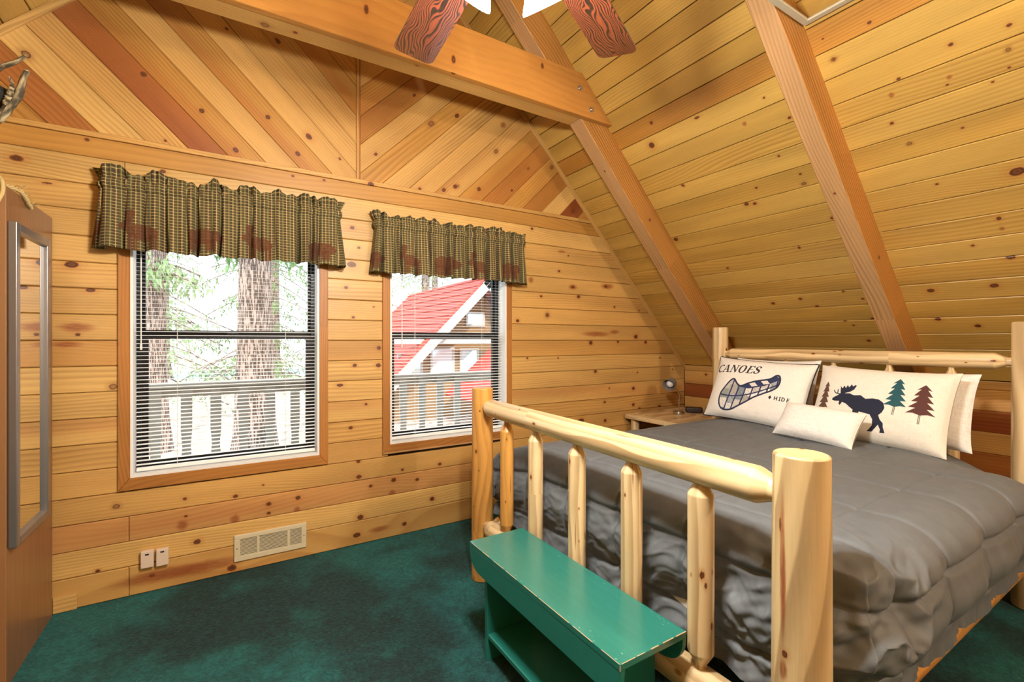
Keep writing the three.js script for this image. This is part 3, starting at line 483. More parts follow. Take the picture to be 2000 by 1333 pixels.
// ---------------------------------------------------------------- log bed
const BX = 1.214, HX = 3.373, ZA = 0.79, ZB = 2.464, SPZ = [1.053, 1.308, 1.603, 1.9, 2.178];
{
  const bed = thing('log_bed', 'peeled pine log bed frame with spindled headboard and footboard', 'bed');
  part('post', logGeo(V(BX, 0, ZA), V(BX, 1.057, ZA), 0.061, 0.058, { seed: 3 }), M.logOrange, bed);
  part('post', logGeo(V(BX, 0, ZB), V(BX, 1.04, ZB), 0.067, 0.063, { seed: 5 }), M.post, bed);
  part('post', logGeo(V(HX, 0, ZA), V(HX, 1.423, ZA), 0.061, 0.058, { seed: 7 }), M.log, bed);
  part('post', logGeo(V(HX, 0, ZB + 0.005), V(HX, 1.412, ZB + 0.005), 0.067, 0.064, { seed: 8 }), M.log, bed);
  part('top_rail', logGeo(V(BX, 0.956, ZA + 0.03), V(BX, 0.932, ZB - 0.03), 0.046, 0.05, { end0: 0.07, end1: 0.08, tenon: 0.6, seed: 11, wob: 0.013 }), M.log, bed);
  part('top_rail', logGeo(V(HX, 1.216, ZA + 0.03), V(HX, 1.212, ZB - 0.03), 0.042, 0.043, { end0: 0.08, end1: 0.09, tenon: 0.5, seed: 12, wob: 0.013 }), M.log, bed);
  part('lower_rail', logGeo(V(BX, 0.305, ZA + 0.03), V(BX, 0.29, ZB - 0.03), 0.047, 0.05, { end0: 0.08, end1: 0.08, tenon: 0.55, seed: 13, wob: 0.013 }), M.log, bed);
  part('lower_rail', logGeo(V(HX, 0.305, ZA + 0.03), V(HX, 0.3, ZB - 0.03), 0.047, 0.048, { end0: 0.08, end1: 0.08, tenon: 0.55, seed: 14 }), M.log, bed);
  SPZ.forEach((z, i) => {
    part('spindle', logGeo(V(BX, 0.315, z), V(BX, 0.93, z), 0.034 + 0.001 * i, 0.034 + 0.001 * i, { end0: 0.075, end1: 0.075, tenon: 0.42, seed: 20 + i, wob: 0.013 }), i === 0 ? M.logOrange : M.log, bed);
    part('spindle', logGeo(V(HX, 0.315, z), V(HX, 1.2, z), 0.034, 0.034, { end0: 0.075, end1: 0.09, tenon: 0.4, seed: 40 + i, wob: 0.013 }), M.log, bed);
  });
  for (const z of [ZA, ZB]) part('side_rail', logGeo(V(BX + 0.03, 0.272, z), V(HX - 0.03, 0.272, z), 0.044, 0.044, { end0: 0.08, end1: 0.08, tenon: 0.5, seed: 60 + z }), M.logOrange, bed);
  const slatG = rbox(-0.045, 0.045, 0.318, 0.336, ZA + 0.02, ZB - 0.02, 0.003, 'z');
  for (let k = 0; k < 9; k++) { const m = part('bed_slat', slatG, M.fir, bed); m.position.x = 1.42 + k * 0.225; }
  const mat = solo('mattress', new RoundedBoxGeometry(1.86, 0.29, 1.40, 4, 0.06), std({ color: '#d8d6d0', roughness: 0.9 }), 'white mattress under the grey comforter', 'mattress');
  mat.position.set(2.27, 0.482, (ZA + ZB) / 2);
}
// comforter: a shell over the mattress, quilted in squares, gathered at the sides
{
  const x0 = 1.312, x1 = 3.31, y0 = 0.33, y1 = 0.762, z0 = 0.655, z1 = 2.585, r = 0.13;
  const g = new THREE.BoxGeometry(x1 - x0, y1 - y0, z1 - z0, 360, 76, 340); g.translate((x0 + x1) / 2, (y0 + y1) / 2, (z0 + z1) / 2);
  const p = g.attributes.position, uv = g.attributes.uv;
  const seamX = [1.45, 1.78, 2.14, 2.5, 2.86, 3.2], seamZ = [0.79, 1.1, 1.415, 1.73, 2.045, 2.355], seamY = [0.645, 0.42];
  const near = (v, list) => { let m = 9; for (const s of list) m = Math.min(m, Math.abs(v - s)); return m; };
  for (let i = 0; i < p.count; i++) {
    let x = p.getX(i), y = p.getY(i), z = p.getZ(i);
    const ix = clamp(x, x0 + r, x1 - r), iy = Math.min(y, y1 - r), iz = clamp(z, z0 + r, z1 - r);
    let n = V(x - ix, y - iy, z - iz), l = n.length(); if (l < 1e-6) n.set(0, -1, 0); else n.divideScalar(l);
    if (l > 1e-6) { x = ix + n.x * r; y = iy + n.y * r; z = iz + n.z * r; }
    if (y <= y0 + 1e-6 && l < 1e-6) { p.setXYZ(i, x, y + 0.05, z); continue; }
    const sideZ = Math.abs(n.z), sideX = Math.abs(n.x), top = clamp(n.y), low = smooth(0.62, 0.25, y), sideness = 1 - top;
    // taper inwards towards the hem
    const tuck = 0.08 * smooth(0.58, 0.32, y); if (sideZ > 0.3) z -= Math.sign(n.z) * tuck * sideZ; if (n.x < -0.3) x += tuck * 0.3 * sideX;
    // quilting: seams pulled in, squares puffed
    const dx = near(p.getX(i), seamX), dz = near(p.getZ(i), seamZ), dy = near(y, seamY);
    const g1 = (d, w) => Math.exp(-((d / w) ** 2));
    let d = -(0.006 * top + 0.012 * sideness) * (g1(dx, 0.0075) * (top + sideZ) + g1(dz, 0.0075) * (top + sideX)) - 0.019 * g1(dy, 0.010) * sideness;
    d += (0.004 + 0.010 * sideness) * ((top + sideZ) * Math.min(1, dx / 0.10) + (top + sideX) * Math.min(1, dz / 0.10)) + 0.02 * sideness * smooth(0, 0.11, dy);
    // wrinkles: faint on top, gathered folds on the sides, crumpled by the near foot corner
    const foot = smooth(1.75, 1.31, x), corner = foot * smooth(2.0, 2.5, z);
    const along = sideZ > sideX ? x : z;
    d += 0.007 * (fbm(x * 7, z * 7 + 3, 31, 4) - 0.5) * (0.5 + top);
    const fold = (f, s) => { const q = Math.abs(2 * fbm(along * f + 1.5 * noise(y * 4, s, 3), y * f * 0.42 + s, s, 3) - 1); return 1 - q; };
    d += sideness * low * 0.020 * (fold(9, 41) - 0.7) + sideness * 0.012 * (fold(5, 44) - 0.7);
    if (n.x < -0.2) d += 0.018 * sideX * (1 - Math.abs(2 * fbm(z * 4 + 0.6 * y, y * 17 + 5 * noise(z * 5, 3, 8), 47, 3) - 1) - 0.7) * smooth(0.70, 0.58, y);
    const cw = clamp(corner * 1.3 + 0.35 * foot * sideness); 
    const q1 = 1 - Math.abs(2 * fbm(x * 7 + y * 5 + z * 3, z * 6 - y * 9 + x * 4, 51, 3) - 1);
    d += cw * 0.055 * (q1 - 0.66) * (0.35 + sideness);
    x += n.x * d; y += n.y * d; z += n.z * d;
    const dr = smooth(0.3, 0.6, y); y -= dr * (0.085 * Math.pow(smooth(1.2, 0.66, z), 1.3) + 0.17 * smooth(2.65, 3.35, x) * smooth(2.0, 2.6, z));
    x = Math.max(x, 1.257); y = Math.max(y, 0.322);
    p.setXYZ(i, x, y, z); uv.setXY(i, (p.getX(i) + (sideX > 0.7 ? y : 0)) * 3, (p.getZ(i) + (sideZ > 0.7 ? y : 0)) * 3);
  }
  // drop the underside
  const id = g.index.array, keep = []; for (let i = 0; i < id.length; i += 3) { const under = [0, 1, 2].every((k) => p.getY(id[i + k]) < y0 + 0.06) && [0, 1, 2].every((k) => { const X = p.getX(id[i + k]), Z = p.getZ(id[i + k]); return X > x0 + 0.16 && X < x1 - 0.16 && Z > z0 + 0.2 && Z < z1 - 0.2; }); if (!under) keep.push(id[i], id[i + 1], id[i + 2]); }
  g.setIndex(keep); g.computeVertexNormals();
  const weave = dataTex(512, 512, (d) => { for (let j = 0; j < 512; j++) for (let i = 0; i < 512; i++) { const f = 0.94 + 0.08 * hash(i, j, 5) + 0.06 * (noise(i / 40, j / 40, 6) - 0.5), o = (j * 512 + i) * 4; d[o] = 98 * f; d[o + 1] = 103 * f; d[o + 2] = 107 * f; d[o + 3] = 255; } });
  solo('comforter', g, phy({ map: weave, roughness: 0.62, sheen: 0.5, sheenRoughness: 0.45, sheenColor: new THREE.Color('#8f9298'), side: THREE.DoubleSide }), 'grey quilted comforter spread over the log bed', 'comforter');
}
// pillows
function pillowGeo(w, h, th, seed, pinch = 0.05) {
  const half = (sgn) => sheet(56, 44, (u, v) => {
    const a = u * 2 - 1, b = v * 2 - 1, pin = 1 - pinch * (1 - Math.abs(b) ** 2.5) * Math.abs(a) ** 3, pib = 1 - pinch * 1.3 * (1 - Math.abs(a) ** 2.5) * Math.abs(b) ** 3;
    const e = Math.pow(Math.max(0, 1 - a ** 4), 0.62) * Math.pow(Math.max(0, 1 - b ** 4), 0.62), edge = Math.min(1, (1 - Math.max(Math.abs(a), Math.abs(b))) * 6);
    const wr = (0.10 * (fbm(a * 2.2 + seed, b * 2.2, seed, 3) - 0.5) + 0.06 * (1 - Math.abs(2 * fbm(a * 3 + b * 2, b * 5 - a + seed, seed + 5, 3) - 1) - 0.7)) * edge;
    return V(a * w / 2 * pin, b * h / 2 * pib, sgn * (th / 2 * (e + wr) + 0.002));
  }, (u, v) => [u, v], sgn < 0);
  return [half(1), half(-1)];
}
function placePillow(o, c, xAxis, up, roll = 0) { const X = xAxis.clone().normalize(), U = up.clone().addScaledVector(X, -up.dot(X)).normalize(), N = V(0, 0, 0).crossVectors(X, U); const m = new THREE.Matrix4().makeBasis(X, U, N); o.quaternion.setFromRotationMatrix(m); o.position.copy(c); if (roll) o.rotateZ(roll); }
const linen = (base) => (c, w, h, R) => { c.fillStyle = base; c.fillRect(0, 0, w, h); for (let k = 0; k < 9000; k++) { c.fillStyle = R() < 0.5 ? 'rgba(255,252,244,0.20)' : 'rgba(150,138,118,0.10)'; const hz = R() < 0.5; c.fillRect(R() * w, R() * h, hz ? 26 : 1.5, hz ? 1.5 : 26); } };
function pine(c, x, y0, y1, hw, tiers, trunk, color) { // y down
  c.fillStyle = color; c.beginPath(); c.moveTo(x, y0); const H = y1 - y0;
  for (let k = 1; k <= tiers; k++) { const yy = y0 + H * k / tiers, wd = hw * (0.38 + 0.62 * k / tiers); c.lineTo(x + wd, yy - H * 0.01 * k); if (k < tiers) c.lineTo(x + wd * 0.42, yy - H * 0.035); }
  c.lineTo(x + hw * 0.5, y1 - H * 0.07); c.lineTo(x, y1 - H * 0.02); c.lineTo(x - hw * 0.5, y1 - H * 0.07);
  for (let k = tiers; k >= 1; k--) { const yy = y0 + H * k / tiers, wd = hw * (0.38 + 0.62 * k / tiers); c.lineTo(x - wd, yy - H * 0.01 * k); if (k > 1) { const pw = hw * (0.38 + 0.62 * (k - 1) / tiers); c.lineTo(x - pw * 0.42, y0 + H * (k - 1) / tiers - H * 0.035); } }
  c.closePath(); c.fill(); if (trunk) { c.fillStyle = '#4a3f33'; c.fillRect(x - 7, y1 - H * 0.05, 4.5, trunk + H * 0.05); c.fillRect(x + 2, y1 - H * 0.05, 4.5, trunk + H * 0.05); }
}
const mooseTex = canvasTex(1024, 720, (c) => {
  linen('#e2dccf')(c, 1024, 720, rng(5)); const W = 1024, H = 720, P = (u, v) => [u * W, v * H]; c.translate(0.095 * W, 0);
  pine(c, 0.03 * W, 0.28 * H, 0.66 * H, 0.05 * W, 5, 40, '#5b4034'); pine(c, 0.565 * W, 0.17 * H, 0.54 * H, 0.078 * W, 5, 66, '#1f4f58'); pine(c, 0.735 * W, 0.22 * H, 0.60 * H, 0.095 * W, 5, 70, '#54302c');
  c.fillStyle = '#1b2036'; c.beginPath();
  const path = [[0.105, 0.505], [0.135, 0.47], [0.165, 0.435], [0.19, 0.43], [0.235, 0.425], [0.27, 0.445], [0.32, 0.435], [0.36, 0.475], [0.41, 0.46], [0.455, 0.465], [0.49, 0.50], [0.505, 0.56], [0.495, 0.62], [0.475, 0.66], [0.49, 0.71], [0.515, 0.75], [0.52, 0.80], [0.535, 0.865], [0.50, 0.87], [0.502, 0.83], [0.485, 0.775], [0.475, 0.80], [0.455, 0.85], [0.445, 0.872], [0.41, 0.872], [0.425, 0.845], [0.445, 0.79], [0.44, 0.72], [0.415, 0.665], [0.37, 0.655], [0.335, 0.645], [0.325, 0.70], [0.325, 0.76], [0.345, 0.84], [0.362, 0.88], [0.33, 0.885], [0.325, 0.85], [0.30, 0.77], [0.292, 0.70], [0.285, 0.63], [0.255, 0.60], [0.225, 0.565], [0.19, 0.545], [0.178, 0.59], [0.165, 0.575], [0.165, 0.535], [0.125, 0.54], [0.103, 0.53]];
  path.forEach(([u, v], i) => (i ? c.lineTo(...P(u, v)) : c.moveTo(...P(u, v)))); c.closePath(); c.fill();
  c.beginPath(); [[0.165, 0.445], [0.158, 0.40], [0.15, 0.335], [0.168, 0.365], [0.18, 0.325], [0.195, 0.36], [0.205, 0.315], [0.22, 0.345], [0.235, 0.30], [0.248, 0.33], [0.265, 0.305], [0.275, 0.315], [0.262, 0.37], [0.235, 0.405], [0.20, 0.425], [0.185, 0.445]].forEach(([u, v], i) => (i ? c.lineTo(...P(u, v)) : c.moveTo(...P(u, v)))); c.closePath(); c.fill();
  c.lineWidth = 8; c.strokeStyle = '#1b2036'; c.beginPath(); c.moveTo(...P(0.165, 0.44)); c.quadraticCurveTo(...P(0.115, 0.45), ...P(0.105, 0.395)); c.stroke(); c.beginPath(); c.moveTo(...P(0.14, 0.44)); c.lineTo(...P(0.135, 0.38)); c.stroke();
});
const canoeTex = canvasTex(1024, 700, (c) => {
  linen('#e8e4dc')(c, 1024, 700, rng(6)); const W = 1024, H = 700, P = (u, v) => [u * W, v * H];
  c.save(); c.translate(0.035 * W, 0.30 * H); c.rotate(-0.03); c.fillStyle = '#2d2a30'; c.font = 'italic bold 132px serif'; c.scale(0.98, 1.0); const tw = c.measureText('CANOES').width || 500; c.scale(0.51 * W / tw, 1); c.fillText('CANOES', 0, 0); c.restore();
  const hull = [[0.19, 0.80], [0.175, 0.66], [0.225, 0.50], [0.285, 0.37], [0.33, 0.45], [0.38, 0.51], [0.45, 0.44], [0.55, 0.38], [0.66, 0.34], [0.705, 0.26], [0.745, 0.28], [0.755, 0.40], [0.72, 0.49], [0.62, 0.57], [0.52, 0.66], [0.42, 0.79], [0.33, 0.89], [0.23, 0.90]];
  const draw = () => { c.beginPath(); const n = hull.length, md = (i) => { const a = hull[i % n], b = hull[(i + 1) % n]; return P((a[0] + b[0]) / 2, (a[1] + b[1]) / 2); }; c.moveTo(...md(0)); for (let i = 1; i <= n; i++) c.quadraticCurveTo(...P(...hull[i % n]), ...md(i)); c.closePath(); };
  c.fillStyle = '#b9b7b4'; draw(); c.fill(); c.save(); draw(); c.clip();
  const R = rng(12), cols = ['#dcd9d2', '#9fa3a6', '#8d9790', '#c4bfb6', '#7d8790', '#e6e3dc', '#a7a19a'];
  for (let i = 0; i < 7; i++) for (let j = 0; j < 3; j++) { c.fillStyle = cols[Math.floor(R() * 7)]; const u = 0.19 + i * 0.082, v = 0.86 - i * 0.075 - (2 - j) * 0.15; c.fillRect(u * W, v * H, 0.082 * W, 0.15 * H); }
  c.strokeStyle = '#3b4668'; c.lineWidth = 2; for (let k = 0; k < 26; k++) { const u = 0.2 + R() * 0.5, v = 0.9 - (u - 0.2) * 0.95 - R() * 0.3; c.beginPath(); c.moveTo(...P(u, v)); c.lineTo(...P(u + 0.05, v + 0.07)); c.stroke(); }
  c.strokeStyle = '#1d2650'; c.lineWidth = 13; for (let i = 1; i < 8; i++) { c.beginPath(); const u = 0.20 + i * 0.072; c.moveTo(...P(u + 0.03, 0.3)); c.quadraticCurveTo(...P(u + 0.03, 0.6), ...P(u - 0.01, 0.9)); c.stroke(); }
  c.beginPath(); c.moveTo(...P(0.19, 0.66)); c.quadraticCurveTo(...P(0.42, 0.72), ...P(0.75, 0.40)); c.stroke();
  c.fillStyle = '#2a3258'; c.beginPath(); [[0.33, 0.47], [0.38, 0.51], [0.47, 0.52], [0.62, 0.45], [0.75, 0.33], [0.70, 0.27], [0.66, 0.34], [0.55, 0.38], [0.45, 0.44]].forEach(([u, v], i) => (i ? c.lineTo(...P(u, v)) : c.moveTo(...P(u, v)))); c.closePath(); c.fill();
  c.fillStyle = '#d9d6cf'; for (const [u, v] of [[0.455, 0.43], [0.565, 0.375]]) { c.beginPath(); c.moveTo(...P(u, v)); c.lineTo(...P(u + 0.06, v - 0.02)); c.lineTo(...P(u + 0.10, v + 0.03)); c.lineTo(...P(u + 0.045, v + 0.055)); c.closePath(); c.fill(); }
  c.restore(); c.lineJoin = 'round'; c.strokeStyle = '#1f2747'; c.lineWidth = 17; draw(); c.stroke();
  c.fillStyle = '#26242a'; c.font = 'bold 56px sans-serif'; ['H', 'I', 'D', 'E'].forEach((q, i) => c.fillText(q, (0.735 + [0, 0.046, 0.068, 0.114][i]) * W, 0.635 * H)); c.beginPath(); c.moveTo(...P(0.70, 0.575)); c.lineTo(...P(0.715, 0.605)); c.lineTo(...P(0.70, 0.635)); c.lineTo(...P(0.685, 0.605)); c.closePath(); c.fill();
});
const whiteTex = canvasTex(512, 512, (c) => linen('#e6e4df')(c, 512, 512, rng(7)));
{
  const cot = (map) => std({ map, roughness: 0.9 }), white = cot(whiteTex);
  const make = (w, h, th, seed, map, label, group) => { const o = thing('pillow', label, 'pillow', group); const [f, b] = pillowGeo(w, h, th, seed); part('pillow_front', f, map ? cot(map) : white, o); part('pillow_back', b, white, o); return o; };
  const lean = (dx, dy) => V(dx, dy, 0);
  let o = make(0.58, 0.42, 0.11, 2, null, 'plain white pillow behind the canoe print pillow', 'plain bed pillows'); placePillow(o, V(3.25, 0.985, 1.27), V(0, 0, 1), lean(0.28, 0.96));
  o = make(0.70, 0.41, 0.13, 3, null, 'plain white pillow behind the moose print pillow', 'plain bed pillows'); placePillow(o, V(3.225, 0.955, 1.965), V(0, 0, 1), lean(0.28, 0.96), -0.02);
  o = make(0.67, 0.46, 0.15, 5, canoeTex, 'white pillow printed with a canoe and lettering', 'pillow'); delete o.userData.group; placePillow(o, V(3.075, 0.97, 1.265), V(0.02, -0.045, 1), lean(0.40, 0.9));
  { const w = 0.67, h = 0.46, c = []; for (let k = 0; k <= 80; k++) { const q = k / 80 * 4, s = Math.floor(q) % 4, f = q - Math.floor(q), a = [[-1 + 2 * f, -1], [1, -1 + 2 * f], [1 - 2 * f, 1], [-1, 1 - 2 * f]][s]; const pin = 1 - 0.05 * (1 - Math.abs(a[1]) ** 2.5) * Math.abs(a[0]) ** 3, pib = 1 - 0.065 * (1 - Math.abs(a[0]) ** 2.5) * Math.abs(a[1]) ** 3; c.push(V(a[0] * w / 2 * pin, a[1] * h / 2 * pib, 0)); } part('piping', tubeGeo(c, 0.0045, 160, 6), std({ color: '#2b2c3c', roughness: 0.9 }), o); }
  o = make(0.645, 0.45, 0.15, 6, mooseTex, 'cream pillow printed with a moose and three fir trees'); placePillow(o, V(3.045, 0.955, 1.957), V(-0.02, -0.02, 1), lean(0.42, 0.9));
  o = make(0.41, 0.22, 0.12, 9, null, 'small plain white cushion in front of the printed pillows'); placePillow(o, V(2.76, 0.858, 1.785), V(-0.03, -0.03, 1), lean(0.62, 0.78), -0.02);
}
console.log('bed done');

// ---------------------------------------------------------------- bench
{
  const t = thing('storage_bench', 'green painted bench with low shelf at the foot of the bed', 'bench');
  const paintTex = (seed) => canvasTex(1024, 512, (c) => {
    c.fillStyle = '#25766a'; c.fillRect(0, 0, 1024, 512); const R = rng(seed);
    for (let k = 0; k < 500; k++) { c.fillStyle = R() < 0.5 ? 'rgba(255,255,255,0.014)' : 'rgba(0,30,20,0.02)'; c.fillRect(R() * 1024, R() * 512, 80 + R() * 260, 2 + R() * 7); }
    for (let k = 0; k < 34; k++) { c.fillStyle = 'rgba(214,226,206,0.75)'; const e = R() < 0.6, x = e ? 800 + R() * 200 : R() * 1024, y = R() < 0.5 ? 8 + R() * 60 : 440 + R() * 64; c.fillRect(x, y, 2 + R() * 7, 1.5 + R() * 2); }
  });
  const paint = phy({ map: paintTex(4), roughness: 0.28, clearcoat: 0.35, clearcoatRoughness: 0.18 }), side = phy({ color: '#25766a', roughness: 0.28, clearcoat: 0.35, clearcoatRoughness: 0.18 }), bare = std({ color: '#c9a884', roughness: 0.8 });
  const x0 = 0.893, x1 = 1.165, z0 = 1.272, z1 = 2.166, yt = 0.455;
  const top = rbox(x0, x1, yt - 0.02, yt, z0, z1, 0.0025); { const p = top.attributes.position, u = top.attributes.uv; for (let i = 0; i < p.count; i++) u.setXY(i, (p.getZ(i) - z0) / (z1 - z0), (p.getX(i) - x0) / (x1 - x0)); }
  part('seat', top, paint, t);
  const apr = (x) => { const h = 0.088, s = new THREE.Shape(); s.moveTo(z0 + 0.001, yt - 0.0205); s.lineTo(z1 - 0.001, yt - 0.0205); s.quadraticCurveTo(z1 - 0.002, yt - 0.02 - h, z1 - 0.095, yt - 0.02 - h); s.lineTo(z0 + 0.095, yt - 0.02 - h); s.quadraticCurveTo(z0 + 0.002, yt - 0.02 - h, z0 + 0.001, yt - 0.0205); const g = new THREE.ExtrudeGeometry(s, { depth: 0.016, bevelEnabled: true, bevelSize: 0.001, bevelThickness: 0.001, bevelSegments: 1, curveSegments: 14 }); g.rotateY(-Math.PI / 2); g.translate(x, 0, 0); return g; };
  part('apron', apr(x0 + 0.018), side, t); part('apron', apr(x1 - 0.001), side, t);
  part('leg', rbox(x0 + 0.021, x1 - 0.021, 0, yt - 0.021, z0 + 0.1, z0 + 0.12, 0.002), side, t); part('leg', rbox(x0 + 0.021, x1 - 0.021, 0, yt - 0.021, z1 - 0.12, z1 - 0.1, 0.002), side, t);
  part('shelf', rbox(x0 + 0.024, x1 - 0.024, 0.092, 0.112, z0 + 0.1205, z1 - 0.1205, 0.004), side, t);
  // paint worn off the arrises
  const worn = (a, b, seed, n) => { const R = rng(seed), gs = [], d = b.clone().sub(a), L = d.length(); let s = 0; for (let k = 0; k < n; k++) { const l = L / n * (0.55 + R() * 0.45), r = 0.0009 + R() * 0.0009, p = a.clone().addScaledVector(d, Math.min(0.99, (k + R() * 0.3) / n)), q = p.clone().addScaledVector(d, Math.min(l / L, 1 - p.distanceTo(a) / L)); if (q.distanceTo(p) > 0.003) gs.push(tubeGeo([p, p.clone().lerp(q, 0.5), q], r, 3, 5)); } return gs; };
  part('worn_edge', worn(V(x0 + 0.001, yt - 0.001, z0 + 0.004), V(x0 + 0.001, yt - 0.001, z1 - 0.003), 3, 9), bare, t);
  part('worn_edge', worn(V(x0 + 0.003, yt - 0.001, z1 - 0.001), V(x1 - 0.003, yt - 0.001, z1 - 0.001), 4, 5), bare, t);
  part('worn_edge', worn(V(x0 + 0.001, yt - 0.02, z1 - 0.001), V(x0 + 0.001, yt - 0.001, z1 - 0.001), 5, 1), bare, t);
}
// ---------------------------------------------------------------- nightstand, lamp, clock
{
  const t = thing('nightstand', 'rustic pine nightstand on log legs in the corner behind the bed', 'nightstand');
  const y = 0.65, x0 = 3.09, x1 = 3.9, z0 = 0.025, z1 = 0.6;
  for (let k = 0; k < 4; k++) part('top_board', rbox(x0, x1, y - 0.04, y, z0 + k * (z1 - z0) / 4 + 0.0005, z0 + (k + 1) * (z1 - z0) / 4 - 0.0005, 0.004), M.log, t);
  for (const [x, z] of [[x0 + 0.06, z0 + 0.07], [x0 + 0.06, z1 - 0.07], [x1 - 0.06, z0 + 0.07], [x1 - 0.06, z1 - 0.07]]) part('leg', logGeo(V(x, 0, z), V(x, y - 0.0405, z), 0.036, 0.036, { seed: Math.floor(x * 10 + z * 100) }), M.log, t);
  for (const z of [z0 + 0.07, z1 - 0.07]) part('stretcher', logGeo(V(x0 + 0.07, 0.2, z), V(x1 - 0.07, 0.2, z), 0.022, 0.022, { seed: 71 }), M.log, t);
  const l = thing('desk_lamp', 'small grey gooseneck lamp standing on the nightstand', 'lamp');
  const bx = 3.5, bz = 0.29; const nickel = std({ color: '#bdb8b0', roughness: 0.3, metalness: 1 }), shade = std({ color: '#8d8a88', roughness: 0.4, metalness: 0.3, side: THREE.DoubleSide });
  const base = lathe([[0, 0], [0.048, 0], [0.05, 0.006], [0.05, 0.02], [0.046, 0.025], [0.012, 0.027], [0, 0.027]]); base.translate(bx, y, bz); part('base', base, nickel, l);
  const neck = [V(bx, y + 0.02, bz), V(bx + 0.004, y + 0.1, bz), V(bx + 0.006, y + 0.17, bz + 0.005), V(bx - 0.018, y + 0.215, bz - 0.004), V(bx - 0.05, y + 0.25, bz - 0.012), V(bx - 0.07, y + 0.285, bz - 0.016)];
  part('gooseneck', tubeGeo(neck, 0.0055, 40, 8), nickel, l);
  const sh = lathe([[0.010, 0.0], [0.024, -0.006], [0.034, -0.02], [0.042, -0.05], [0.047, -0.085], [0.0455, -0.085], [0.040, -0.05], [0.032, -0.022], [0.008, -0.006]].map(([r, q]) => [r * 1.2, q * 1.15]), 28);
  const so = part('lamp_shade', sh, shade, l); so.position.set(bx - 0.062, y + 0.305, bz - 0.012); const aim = V(-0.88, -0.38, 0.2).normalize(); so.quaternion.setFromUnitVectors(V(0, -1, 0), aim);
  const bulb = new THREE.SphereGeometry(0.032, 20, 14); const bo = part('bulb', bulb, std({ color: '#e8e8ee', roughness: 0.35 }), l); bo.position.copy(so.position).addScaledVector(aim, 0.062);
  const c = thing('alarm_clock', 'small black alarm clock beside the lamp on the nightstand', 'clock');
  const body = rbox(-0.075, 0.075, 0, 0.048, -0.045, 0.045, 0.012), b = part('case', body, std({ color: '#1a1416', roughness: 0.3 }), c), face = part('display', rbox(-0.055, 0.055, 0.01, 0.038, 0.0445, 0.047, 0.001), phy({ color: '#2a0b0d', roughness: 0.1 }), c); void b; void face;
  c.position.set(3.7, y, 0.3); c.rotation.y = -0.9;
}
